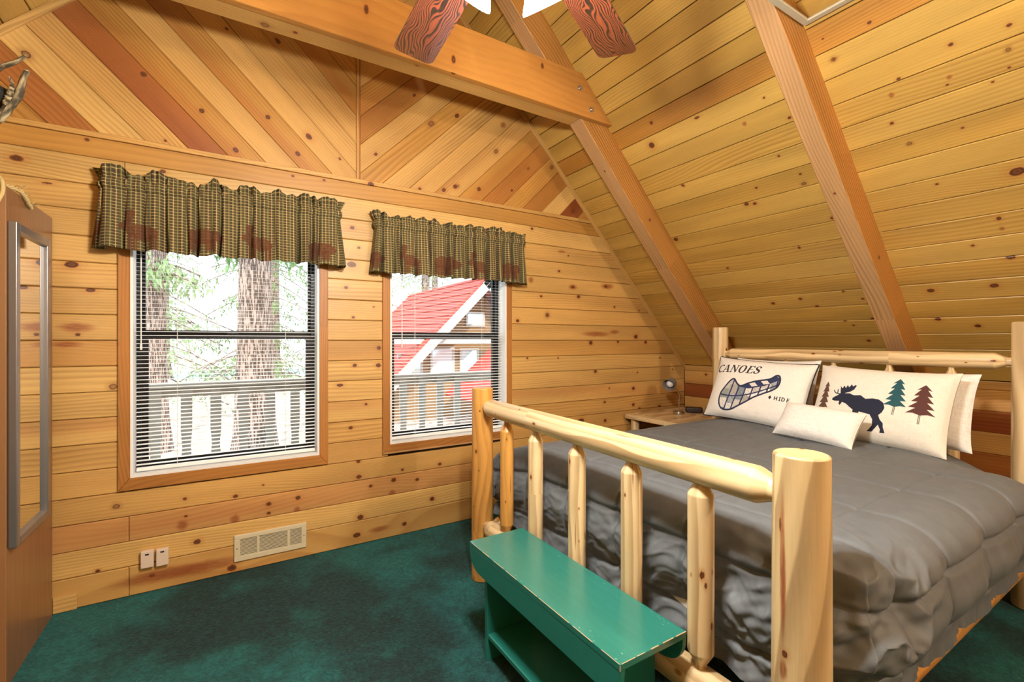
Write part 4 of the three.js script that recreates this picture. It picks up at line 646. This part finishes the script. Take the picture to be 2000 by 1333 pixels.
// ---------------------------------------------------------------- wardrobe, mirror, rope, antler
{
  const t = thing('wardrobe', 'brown veneered wardrobe standing against the window wall', 'wardrobe');
  const veneer = dataTex(512, 512, (d) => { for (let j = 0; j < 512; j++) for (let i = 0; i < 512; i++) { const x = i / 512, y = j / 512, f = 0.9 + 0.14 * (noise(x * 130, y * 5, 3) - 0.5) + 0.12 * (fbm(x * 9, y * 1.3, 4, 3) - 0.5) + 0.05 * hash(i, j, 1), o = (j * 512 + i) * 4; d[o] = 146 * f; d[o + 1] = 100 * f; d[o + 2] = 64 * f; d[o + 3] = 255; } });
  const vm = phy({ map: veneer, roughness: 0.35, clearcoat: 0.2, clearcoatRoughness: 0.2 }), edge = std({ color: '#8a6038', roughness: 0.6 });
  const X1 = -0.703, X0 = -1.6, zb = 0.022, zf = 0.572, H = 1.905;
  part('side_panel', rbox(X1 - 0.022, X1, 0, H, zb, zf - 0.003, 0.002), vm, t); part('side_panel', rbox(X0, X0 + 0.022, 0, H, zb, zf - 0.003, 0.002), vm, t);
  part('edge_strip', rbox(X1 - 0.024, X1 + 0.001, 0, H, zf - 0.003, zf + 0.004, 0.002), edge, t);
  part('top', rbox(X0 + 0.022, X1 - 0.022, H - 0.022, H, zb, zf, 0.002), vm, t); part('bottom', rbox(X0 + 0.022, X1 - 0.022, 0.06, 0.08, zb, zf, 0.002), vm, t); part('back_panel', box(X0 + 0.022, X1 - 0.022, 0.06, H - 0.022, zb, zb + 0.006), vm, t);
  const mid = (X0 + X1) / 2; for (const [a, b, k] of [[X0 + 0.002, mid - 0.002, 1], [mid + 0.002, X1 - 0.03, -1]]) { const d = part('door', rbox(a, b, 0.07, H - 0.004, zf + 0.005, zf + 0.024, 0.003), vm, t); const kn = new THREE.SphereGeometry(0.014, 14, 10); kn.translate(k > 0 ? b - 0.04 : a + 0.04, 1.0, zf + 0.036); part('knob', kn, M.steel, d); }
  const m = thing('wall_mirror', 'tall narrow silver framed mirror hung on the wardrobe side', 'mirror');
  const y0 = 0.525, y1 = 1.775, za = 0.165, zc = 0.562, fx = X1 + 0.001, fw = 0.035, fm = std({ color: '#8e8c8c', roughness: 0.3, metalness: 0.75 });
  part('frame', [rbox(fx, fx + 0.026, y0, y1, za, za + fw, 0.004), rbox(fx, fx + 0.026, y0, y1, zc - fw, zc, 0.004), rbox(fx, fx + 0.026, y0, y0 + fw, za + fw, zc - fw, 0.004), rbox(fx, fx + 0.026, y1 - fw, y1, za + fw, zc - fw, 0.004)], fm, m);
  part('looking_glass', box(fx + 0.003, fx + 0.012, y0 + fw - 0.003, y1 - fw + 0.003, za + fw - 0.003, zc - fw + 0.003), std({ color: '#f2f4f2', roughness: 0.015, metalness: 1 }), m);
  // rope over the front corner
  const r = thing('rope', 'frayed natural rope looped over the wardrobe front corner', 'rope'), ropeM = std({ color: '#b9a06a', roughness: 1 });
  const base = [V(X1 - 0.30, H + 0.010, zf - 0.06), V(X1 - 0.16, H + 0.012, zf - 0.03), V(X1 - 0.05, H + 0.014, zf - 0.05), V(X1 + 0.004, H + 0.012, zf - 0.10), V(X1 + 0.012, H - 0.004, zf - 0.15), V(X1 + 0.013, H - 0.022, zf - 0.19), V(X1 + 0.011, H - 0.03, zf - 0.22)];
  const curve = new THREE.CatmullRomCurve3(base);
  for (const ph of [0, 2.1, 4.2]) { const pts = []; for (let k = 0; k <= 70; k++) { const p = curve.getPoint(k / 70), a = k * 0.9 + ph; pts.push(V(p.x + 0.0045 * Math.cos(a), p.y + 0.0045 * Math.sin(a), p.z + 0.003 * Math.sin(a))); } part('strand', tubeGeo(pts, 0.0048, 140, 6), ropeM, r); }
  const R = rng(61), fray = []; for (let k = 0; k < 60; k++) { const p = curve.getPoint(R()), q = p.clone().add(V((R() - 0.4) * 0.05, R() * 0.03 - 0.004, (R() - 0.5) * 0.06)); fray.push(tubeGeo([p, p.clone().lerp(q, 0.5).add(V(0, 0.006, 0)), q], 0.0009, 4, 4)); }
  const fr = part('fray', fray, ropeM, r); fr.userData.kind = 'stuff';
  const loop = []; for (let k = 0; k <= 40; k++) { const a = k / 40 * 6.6; loop.push(V(X1 - 0.07 + 0.045 * Math.cos(a), H + 0.028 + 0.012 * Math.sin(a * 2), zf - 0.03 + 0.04 * Math.sin(a))); } part('knot', tubeGeo(loop, 0.009, 60, 7), ropeM, r);
  const hang = [V(X1 - 0.02, H + 0.02, zf + 0.0), V(X1 - 0.006, H + 0.01, zf + 0.018), V(X1 - 0.004, H - 0.03, zf + 0.02), V(X1 - 0.012, H - 0.07, zf + 0.034)]; part('loose_end', tubeGeo(hang, 0.007, 24, 7), ropeM, r);
}
{
  const t = thing('mounted_antler', 'weathered grey antler decoration rising above the wardrobe', 'antler'), bone = std({ map: dataTex(128, 128, (d) => { for (let j = 0; j < 128; j++) for (let i = 0; i < 128; i++) { const f = fbm(i / 9, j / 26, 4, 4), o = (j * 128 + i) * 4, k = smooth(0.3, 0.7, f); d[o] = mix(70, 190, k); d[o + 1] = mix(60, 172, k); d[o + 2] = mix(44, 132, k); d[o + 3] = 255; } }), roughness: 0.9 });
  const tine = (name, pts, r0, r1) => { const cv = new THREE.CatmullRomCurve3(pts), g = new THREE.TubeGeometry(cv, 40, 1, 10, false), p = g.attributes.position; for (let i = 0; i <= 40; i++) { const c = cv.getPointAt(i / 40), r = mix(r0, r1, i / 40) * (0.85 + 0.35 * noise(i * 0.5, r0 * 999, 2)); for (let j = 0; j <= 10; j++) { const k = i * 11 + j, v = V(p.getX(k), p.getY(k), p.getZ(k)).sub(c).multiplyScalar(r * (0.9 + 0.25 * noise(j * 1.3 % 10, i * 0.8, 5))).add(c); p.setXYZ(k, v.x, v.y, v.z); } } g.computeVertexNormals(); const tip = new THREE.SphereGeometry(r1 * 1.05, 10, 8); tip.translate(...pts[pts.length - 1].toArray()); return part(name, [g, tip], bone, t); };
  const at = (px, py, z) => onPlane(px, py, ZN, z);
  tine('beam', [V(-1.0, 1.96, 0.36), V(-0.95, 2.08, 0.38), V(-0.86, 2.15, 0.40), at(0, 228, 0.42), at(20, 205, 0.43), at(34, 190, 0.44), at(42, 168, 0.45), at(47, 150, 0.45), at(52, 140, 0.45)], 0.03, 0.009);
  tine('tine', [at(14, 205, 0.43), at(20, 180, 0.45), at(24, 165, 0.46), at(17, 150, 0.47)], 0.014, 0.003);
  tine('tine', [V(-0.93, 2.12, 0.38), V(-0.86, 2.28, 0.40), at(-12, 140, 0.42), at(8, 128, 0.43), at(28, 122, 0.44), at(42, 114, 0.45), at(49, 109, 0.45)], 0.018, 0.006);
  const sk = new THREE.SphereGeometry(0.055, 20, 14); sk.scale(1.3, 0.8, 0.9); const p = sk.attributes.position; for (let i = 0; i < p.count; i++) { const k = 1 + 0.2 * (noise(p.getX(i) * 40, p.getY(i) * 40 + p.getZ(i) * 30, 3) - 0.5); p.setXYZ(i, p.getX(i) * k, p.getY(i) * k, p.getZ(i) * k); } sk.computeVertexNormals(); const c = at(-2, 190, 0.40); sk.translate(c.x - 0.02, c.y, c.z); part('hide_patch', sk, std({ color: '#23241f', roughness: 1 }), t);
  part('stand', [rbox(-1.12, -0.88, 1.905, 1.925, 0.27, 0.45, 0.004), rbox(-1.015, -0.985, 1.925, 1.99, 0.345, 0.375, 0.004)], M.fir, t);
}
console.log('wardrobe done');

// ---------------------------------------------------------------- ceiling fan with its lamps
{
  const t = thing('ceiling_fan', 'ceiling fan with dark wood blades and frosted glass lamp shades', 'ceiling fan');
  const hx = 0.555, hz = 2.17, by = 2.37, brass = std({ color: '#7d766c', roughness: 0.3, metalness: 0.9 });
  const rosewood = dataTex(512, 256, (d) => { for (let j = 0; j < 256; j++) for (let i = 0; i < 512; i++) { const u = i / 512, v = j / 256, w = fbm(u * 4, v * 3, 3, 3), q = Math.abs(v - 0.5 + (w - 0.5) * 0.5) * 17 + 2.2 * u + 1.5 * noise(u * 9, v * 5, 6); let r = q - Math.floor(q); r = smooth(0.1, 0.45, r) * (1 - smooth(0.75, 1, r)); const k = clamp(r * 0.9 + 0.3 * (noise(u * 12, v * 130, 7) - 0.4)), o = (j * 512 + i) * 4; d[o] = mix(18, 100, k); d[o + 1] = mix(12, 44, k); d[o + 2] = mix(11, 26, k); d[o + 3] = 255; } });
  const bladeM = phy({ map: rosewood, roughness: 0.3, clearcoat: 1, clearcoatRoughness: 0.1 });
  const rod = new THREE.CylinderGeometry(0.013, 0.013, roofAt(hx) - by - 0.14, 14); rod.translate(hx, (roofAt(hx) + by + 0.14) / 2, hz); part('downrod', rod, brass, t);
  const can = lathe([[0.015, -0.09], [0.05, -0.085], [0.068, -0.05], [0.07, 0.04], [0, 0.04]]); can.translate(hx, roofAt(hx) - 0.06, hz); part('canopy', can, brass, t);
  const motor = lathe([[0, 0.15], [0.03, 0.15], [0.07, 0.135], [0.12, 0.115], [0.13, 0.08], [0.13, 0.04], [0.11, 0.015], [0.07, 0.0], [0, 0.0]]); motor.translate(hx, by + 0.01, hz); part('motor_housing', motor, brass, t);
  const w0 = 0.058, w1 = 0.072, L0 = 0.19, L1 = 0.76, sh = new THREE.Shape(); sh.moveTo(L0, -w0); sh.lineTo(L1 - 0.03, -w1); sh.quadraticCurveTo(L1, -w1, L1, -w1 + 0.03); sh.lineTo(L1, w1 - 0.03); sh.quadraticCurveTo(L1, w1, L1 - 0.03, w1); sh.lineTo(L0, w0); sh.closePath();
  const bg = new THREE.ExtrudeGeometry(sh, { depth: 0.005, bevelEnabled: true, bevelSize: 0.0015, bevelThickness: 0.0015, bevelSegments: 2 }); bg.rotateX(-Math.PI / 2);
  { const p = bg.attributes.position, u = bg.attributes.uv; for (let i = 0; i < p.count; i++) u.setXY(i, (p.getX(i) - L0) / 0.6, (p.getZ(i) + 0.08) / 0.16); }
  const iron = rbox(0.10, 0.25, -0.006, -0.001, -0.018, 0.018, 0.002);
  for (let k = 0; k < 6; k++) { const b = part('blade', bg, bladeM, t); b.position.set(hx, by, hz); b.rotation.order = 'YXZ'; b.rotation.y = (87.5 - 60 * k) * Math.PI / 180; b.rotation.x = 0.14; const ir = part('blade_iron', iron, brass, b); void ir; }
  const fit = lathe([[0.07, 0.0], [0.075, -0.03], [0.06, -0.055], [0.03, -0.065], [0.028, -0.1], [0.045, -0.11], [0.045, -0.14], [0.02, -0.155], [0, -0.157]]); fit.translate(hx, by + 0.01, hz); part('light_fitter', fit, brass, t);
  const glow = phy({ color: '#ffffff', emissive: new THREE.Color().setRGB(1, 0.93, 0.80), emissiveIntensity: 5, roughness: 0.4, side: THREE.DoubleSide });
  const prof = [[0.022, 0], [0.03, -0.012], [0.034, -0.03], [0.038, -0.055], [0.05, -0.085], [0.066, -0.11], [0.068, -0.118], [0.063, -0.112], [0.046, -0.086], [0.034, -0.055], [0.03, -0.03], [0.02, -0.01]].map(([r, y]) => [r * 0.8, y * 0.9]);
  for (let k = 0; k < 4; k++) {
    const a = (-112 + 90 * k) * Math.PI / 180, dir = V(Math.cos(a) * 0.62, -0.78, Math.sin(a) * 0.62).normalize(), p0 = V(hx + Math.cos(a) * 0.055, by - 0.125, hz + Math.sin(a) * 0.055);
    const arm = tubeGeo([V(hx + Math.cos(a) * 0.03, by - 0.115, hz + Math.sin(a) * 0.03), p0.clone().add(V(0, 0.004, 0)), p0.clone().addScaledVector(dir, 0.02)], 0.009, 10, 8); part('lamp_arm', arm, brass, t);
    const g = lathe(prof, 48), pp = g.attributes.position; for (let i = 0; i < pp.count; i++) { const th = Math.atan2(pp.getZ(i), pp.getX(i)), f = 1 + 0.02 * Math.cos(th * 24); pp.setX(i, pp.getX(i) * f); pp.setZ(i, pp.getZ(i) * f); } g.computeVertexNormals();
    const s = part('lamp_shade', g, glow, t); s.position.copy(p0).addScaledVector(dir, 0.015); s.quaternion.setFromUnitVectors(V(0, -1, 0), dir);
    const li = new THREE.PointLight(new THREE.Color().setRGB(1, 0.96, 0.88), 3.7, 0, 2); li.position.copy(s.position).addScaledVector(dir, 0.075); li.castShadow = true; li.shadow.radius = 2; li.name = 'fan_bulb'; scene.add(li);
  }
}

// wall lamp behind the camera: it lights the near sides of the bed and throws the second set of rafter shadows
{
  const t = thing('wall_sconce', 'frosted globe wall lamp on the wall facing the windows', 'lamp'), wx = 2.0, wy = 2.25, wz = FRONTZ, br = std({ color: '#7d766c', roughness: 0.3, metalness: 0.9 });
  const plate = new THREE.CylinderGeometry(0.06, 0.06, 0.02, 24); plate.rotateX(Math.PI / 2); plate.translate(wx, wy, wz - 0.0105); part('backplate', plate, br, t);
  part('arm', tubeGeo([V(wx, wy, wz - 0.02), V(wx, wy - 0.01, wz - 0.08), V(wx, wy + 0.04, wz - 0.12)], 0.01, 12, 8), br, t);
  const globe = new THREE.SphereGeometry(0.09, 28, 20); globe.translate(wx, wy + 0.11, wz - 0.14); part('lamp_globe', globe, std({ color: '#ffffff', emissive: new THREE.Color().setRGB(1, 0.93, 0.80), emissiveIntensity: 5, roughness: 0.4 }), t);
  const li = new THREE.PointLight(new THREE.Color().setRGB(1, 0.96, 0.88), 9, 0, 2); li.position.set(wx, wy + 0.11, wz - 0.14); li.castShadow = true; li.shadow.radius = 3; li.name = 'sconce_bulb'; scene.add(li);
}

// ---------------------------------------------------------------- outside: deck, railing, trees, neighbouring cabin
{
  const GY = -0.9;
  const groundT = dataTex(512, 512, (d) => { for (let j = 0; j < 512; j++) for (let i = 0; i < 512; i++) { const f = fbm(i / 14, j / 14, 3, 4), o = (j * 512 + i) * 4, k = smooth(0.3, 0.7, f); d[o] = mix(160, 214, k); d[o + 1] = mix(146, 202, k); d[o + 2] = mix(130, 192, k); d[o + 3] = 255; } }); groundT.repeat.set(0.25, 0.25);
  solo('ground', box(-40, 60, GY - 0.2, GY, -70, -0.2), std({ map: groundT, roughness: 1 }), 'pale dry forest ground beyond the deck', 'ground', null, 'structure');
  solo('road', box(-40, 60, GY, GY + 0.02, -36, -29), std({ color: '#8fa6b4', roughness: 0.6 }), 'pale grey road beyond the trees', 'road', null, 'structure');
  const dk = thing('deck', 'weathered grey plank deck outside the windows', 'deck', null, 'structure'); const plank = std({ color: '#a39a8f', roughness: 0.9 });
  const pg = rbox(-6, 9, -0.06, -0.03, 0, 0.135, 0.004); for (let k = 0; k < 12; k++) { const m = part('plank', pg, plank, dk); m.position.z = -0.3 - k * 0.14; } part('deck_joist', box(-6, 9, -0.3, -0.06, -1.95, -1.9), plank, dk);
  for (let k = 0; k < 4; k++) part('deck_post', box(-5 + k * 4, -4.9 + k * 4, GY, -0.061, -1.899, -1.8), plank, dk);
  const rl = thing('deck_railing', 'pale wooden deck railing with flat balusters', 'railing'), pal = std({ color: '#b9b2a6', roughness: 0.8 });
  part('top_rail', rbox(-6, 9, 0.915, 0.955, -1.86, -1.72, 0.006), pal, rl); part('rail', rbox(-6, 9, 0.84, 0.914, -1.80, -1.76, 0.004), pal, rl); part('bottom_rail', rbox(-6, 9, 0.06, 0.13, -1.80, -1.76, 0.004), pal, rl);
  const bs = new THREE.Shape(); bs.moveTo(-0.04, 0.02); for (const [x, y] of [[0.04, 0.02], [0.04, 0.28], [0.03, 0.42], [0.04, 0.56], [0.04, 0.91], [-0.04, 0.91], [-0.04, 0.56], [-0.03, 0.42], [-0.04, 0.28]]) bs.lineTo(x, y); const bgm = new THREE.ExtrudeGeometry(bs, { depth: 0.022, bevelEnabled: false }); bgm.translate(0, 0, -1.759);
  for (let k = -8; k < 14; k++) { const b = part('baluster', bgm, pal, rl); b.position.x = -0.491 + k * 0.2105; }
  part('rail_post', rbox(-5.8, -5.7, -0.03, 1.0, -1.758, -1.66, 0.004), pal, rl); part('rail_post', rbox(4.4, 4.5, -0.03, 1.0, -1.90, -1.801, 0.004), pal, rl);
  // trees
  const barkT = dataTex(256, 512, (d) => { for (let j = 0; j < 512; j++) for (let i = 0; i < 256; i++) { const f = fbm(i / 7, j / 26, 3, 4), o = (j * 256 + i) * 4, k = smooth(0.36, 0.62, f); d[o] = mix(74, 168, k); d[o + 1] = mix(60, 148, k); d[o + 2] = mix(54, 136, k); d[o + 3] = 255; } });
  const bark = std({ map: barkT, roughness: 1 }), leafA = std({ color: '#6f8f5a', roughness: 1, side: THREE.DoubleSide }), leafB = std({ color: '#8fa878', roughness: 1, side: THREE.DoubleSide });
  function tree(x, z, r, h, lo, spread, seed, label, mat, dens) {
    const t = thing('conifer_tree', label, 'tree', 'trees beyond the deck'), R = rng(seed);
    const tr = new THREE.CylinderGeometry(r * 0.35, r, h, 18, 20, true), p = tr.attributes.position; for (let i = 0; i < p.count; i++) { const y = p.getY(i) / h + 0.5, th = Math.atan2(p.getZ(i), p.getX(i)), k = (1 + 0.13 * (noise(th * 2 + 9, y * 9, seed) - 0.5) + 0.55 * Math.exp(-y * h * 1.6)); p.setX(i, p.getX(i) * k); p.setZ(i, p.getZ(i) * k); } tr.computeVertexNormals(); tr.translate(x, GY + h / 2, z); { const u = tr.attributes.uv; for (let i = 0; i < u.count; i++) u.setXY(i, u.getX(i) * 3, u.getY(i) * h / 2); } part('trunk', tr, bark, t);
    const br = [], pos = [];
    for (let k = 0; k < dens; k++) {
      const y = GY + lo + (h - lo) * Math.pow(R(), 1.2), a = R() * 6.283, L = spread * (1.1 - (y - GY) / h) * (0.6 + R() * 0.6), d = V(Math.cos(a), -0.25 - R() * 0.3, Math.sin(a)), s = V(x, y, z), e = s.clone().addScaledVector(d, L);
      br.push(tubeGeo([s, s.clone().lerp(e, 0.5).add(V(0, L * 0.06, 0)), e], 0.012 + r * 0.03, 4, 4));
      for (let q = 0; q < 46; q++) { const f = 0.2 + 0.8 * R(), c = s.clone().lerp(e, f).add(V((R() - 0.5) * 0.5, (R() - 0.7) * 0.4, (R() - 0.5) * 0.5)), l = 0.10 + R() * 0.13, v = V(R() - 0.5, -0.5 - R() * 0.6, R() - 0.5).normalize().multiplyScalar(l), w = V(R() - 0.5, (R() - 0.5) * 0.4, R() - 0.5).normalize().multiplyScalar(l * 0.22); pos.push(c.x - w.x, c.y - w.y, c.z - w.z, c.x + w.x, c.y + w.y, c.z + w.z, c.x + v.x, c.y + v.y, c.z + v.z); }
    }
    part('branches', br, bark, t).userData.kind = 'stuff'; const g = new THREE.BufferGeometry(); g.setAttribute('position', new THREE.Float32BufferAttribute(pos, 3)); g.setAttribute('uv', new THREE.Float32BufferAttribute(new Float32Array(pos.length / 3 * 2), 2)); g.computeVertexNormals(); part('needles', g, mat, t).userData.kind = 'stuff';
  }
  tree(0.40, -5.2, 0.27, 16, 4.0, 1.3, 5, 'thick rough barked tree standing just past the railing', leafA, 70);
  tree(-1.19, -8.5, 0.2, 14, 2.6, 1.2, 6, 'slim tree beside the wardrobe end of the railing', leafB, 60);
  [[-2.4, -14, 0.2, 14], [1.0, -19, 0.22, 15], [-6, -21, 0.25, 17], [5.6, -22, 0.25, 17], [10.5, -24, 0.3, 18], [2.6, -29, 0.3, 18], [-3, -30, 0.3, 18], [8, -33, 0.3, 18], [14, -31, 0.3, 18], [19, -30, 0.3, 18]].map((q) => q).forEach(([x, z, r, h], i) => tree(x, z, r, h, 1.0, 3.0, 20 + i, i % 2 ? 'dark green conifer standing far back past the railing' : 'pale green conifer standing far back past the railing', i % 2 ? leafA : leafB, 90));
  // cabin
  const cb = thing('cabin', 'neighbouring cabin with red gabled roof and pale rake boards', 'building'), red = std({ color: '#b0463c', roughness: 0.7 }), rakeM = std({ color: '#b7b2ac', roughness: 0.8 }), log = std({ color: '#8a6a48', roughness: 0.9 }), pane = phy({ color: '#cfe0e6', roughness: 0.08, metalness: 0.3 });
  const ax = 6.33, ay = 3.12, zf = -9, zbk = -14.6, hw = 3.2;
  for (const s of [-1, 1]) {
    const L = hw * Math.SQRT2, g = new THREE.BoxGeometry(L, 0.1, zf - zbk + 0.8); g.translate(-L / 2, 0, 0); const m = part('roof_slope', g, red, cb); m.position.set(ax, ay, (zf + zbk) / 2 + 0.2); m.rotation.z = s < 0 ? Math.PI / 4 : Math.PI * 0.75; if (s > 0) m.rotation.z = Math.PI - Math.PI / 4;
    const ribs = []; for (let k = 0; k < 15; k++) { const q = new THREE.BoxGeometry(0.03, 0.03, zf - zbk + 0.8); q.translate(-0.15 - k * 0.3, s < 0 ? 0.06 : -0.06, 0); ribs.push(q); } for (const q of ribs) part('roof_seam', q, red, m);
    const rk = new THREE.BoxGeometry(L, 0.24, 0.05); rk.translate(-L / 2, s < 0 ? -0.14 : 0.14, 0); const rm = part('rake_board', rk, rakeM, cb); rm.position.set(ax, ay, zf + 0.6); rm.rotation.z = m.rotation.z;
  }
  const gsh = new THREE.Shape([[ax - hw + 0.3, GY], [ax + hw - 0.3, GY], [ax + hw - 0.3, ay - hw + 0.1], [ax, ay - 0.2], [ax - hw + 0.3, ay - hw + 0.1]].map((q) => new THREE.Vector2(...q))); const gg = new THREE.ExtrudeGeometry(gsh, { depth: zf - zbk - 0.3, bevelEnabled: false }); gg.translate(0, 0, zbk + 0.1); part('walls', gg, log, cb);
  part('beam', rbox(ax - hw, ax + hw, 1.22, 1.42, zf + 0.3, zf + 0.45, 0.01), rakeM, cb);
  for (const [x, y, w, h] of [[4.3, 0.6, 0.6, 0.6], [5.25, 0.72, 0.62, 0.66], [6.1, 0.72, 0.5, 0.6], [6.3, 1.95, 0.5, 0.3]]) { const f = part('window', [box(x - w / 2 - 0.06, x + w / 2 + 0.06, y - h / 2 - 0.06, y - h / 2, zf - 0.2, zf - 0.14), box(x - w / 2 - 0.06, x + w / 2 + 0.06, y + h / 2, y + h / 2 + 0.06, zf - 0.2, zf - 0.14), box(x - w / 2 - 0.06, x - w / 2, y - h / 2, y + h / 2, zf - 0.2, zf - 0.14), box(x + w / 2, x + w / 2 + 0.06, y - h / 2, y + h / 2, zf - 0.2, zf - 0.14)], rakeM, cb); part('pane', box(x - w / 2, x + w / 2, y - h / 2, y + h / 2, zf - 0.19, zf - 0.16), pane, f); }
  const pr = part('porch_roof', new THREE.BoxGeometry(2.4, 0.08, 2.2), red, cb); pr.position.set(6.0, 0.62, zf + 1.5); pr.rotation.z = 0.72;
  for (const x of [5.4, 6.7]) part('porch_post', rbox(x - 0.06, x + 0.06, GY, x < 6 ? 0.05 : 1.15, zf + 2.3, zf + 2.42, 0.01), rakeM, cb);
}
console.log('all built');
renderer.render(scene, camera);
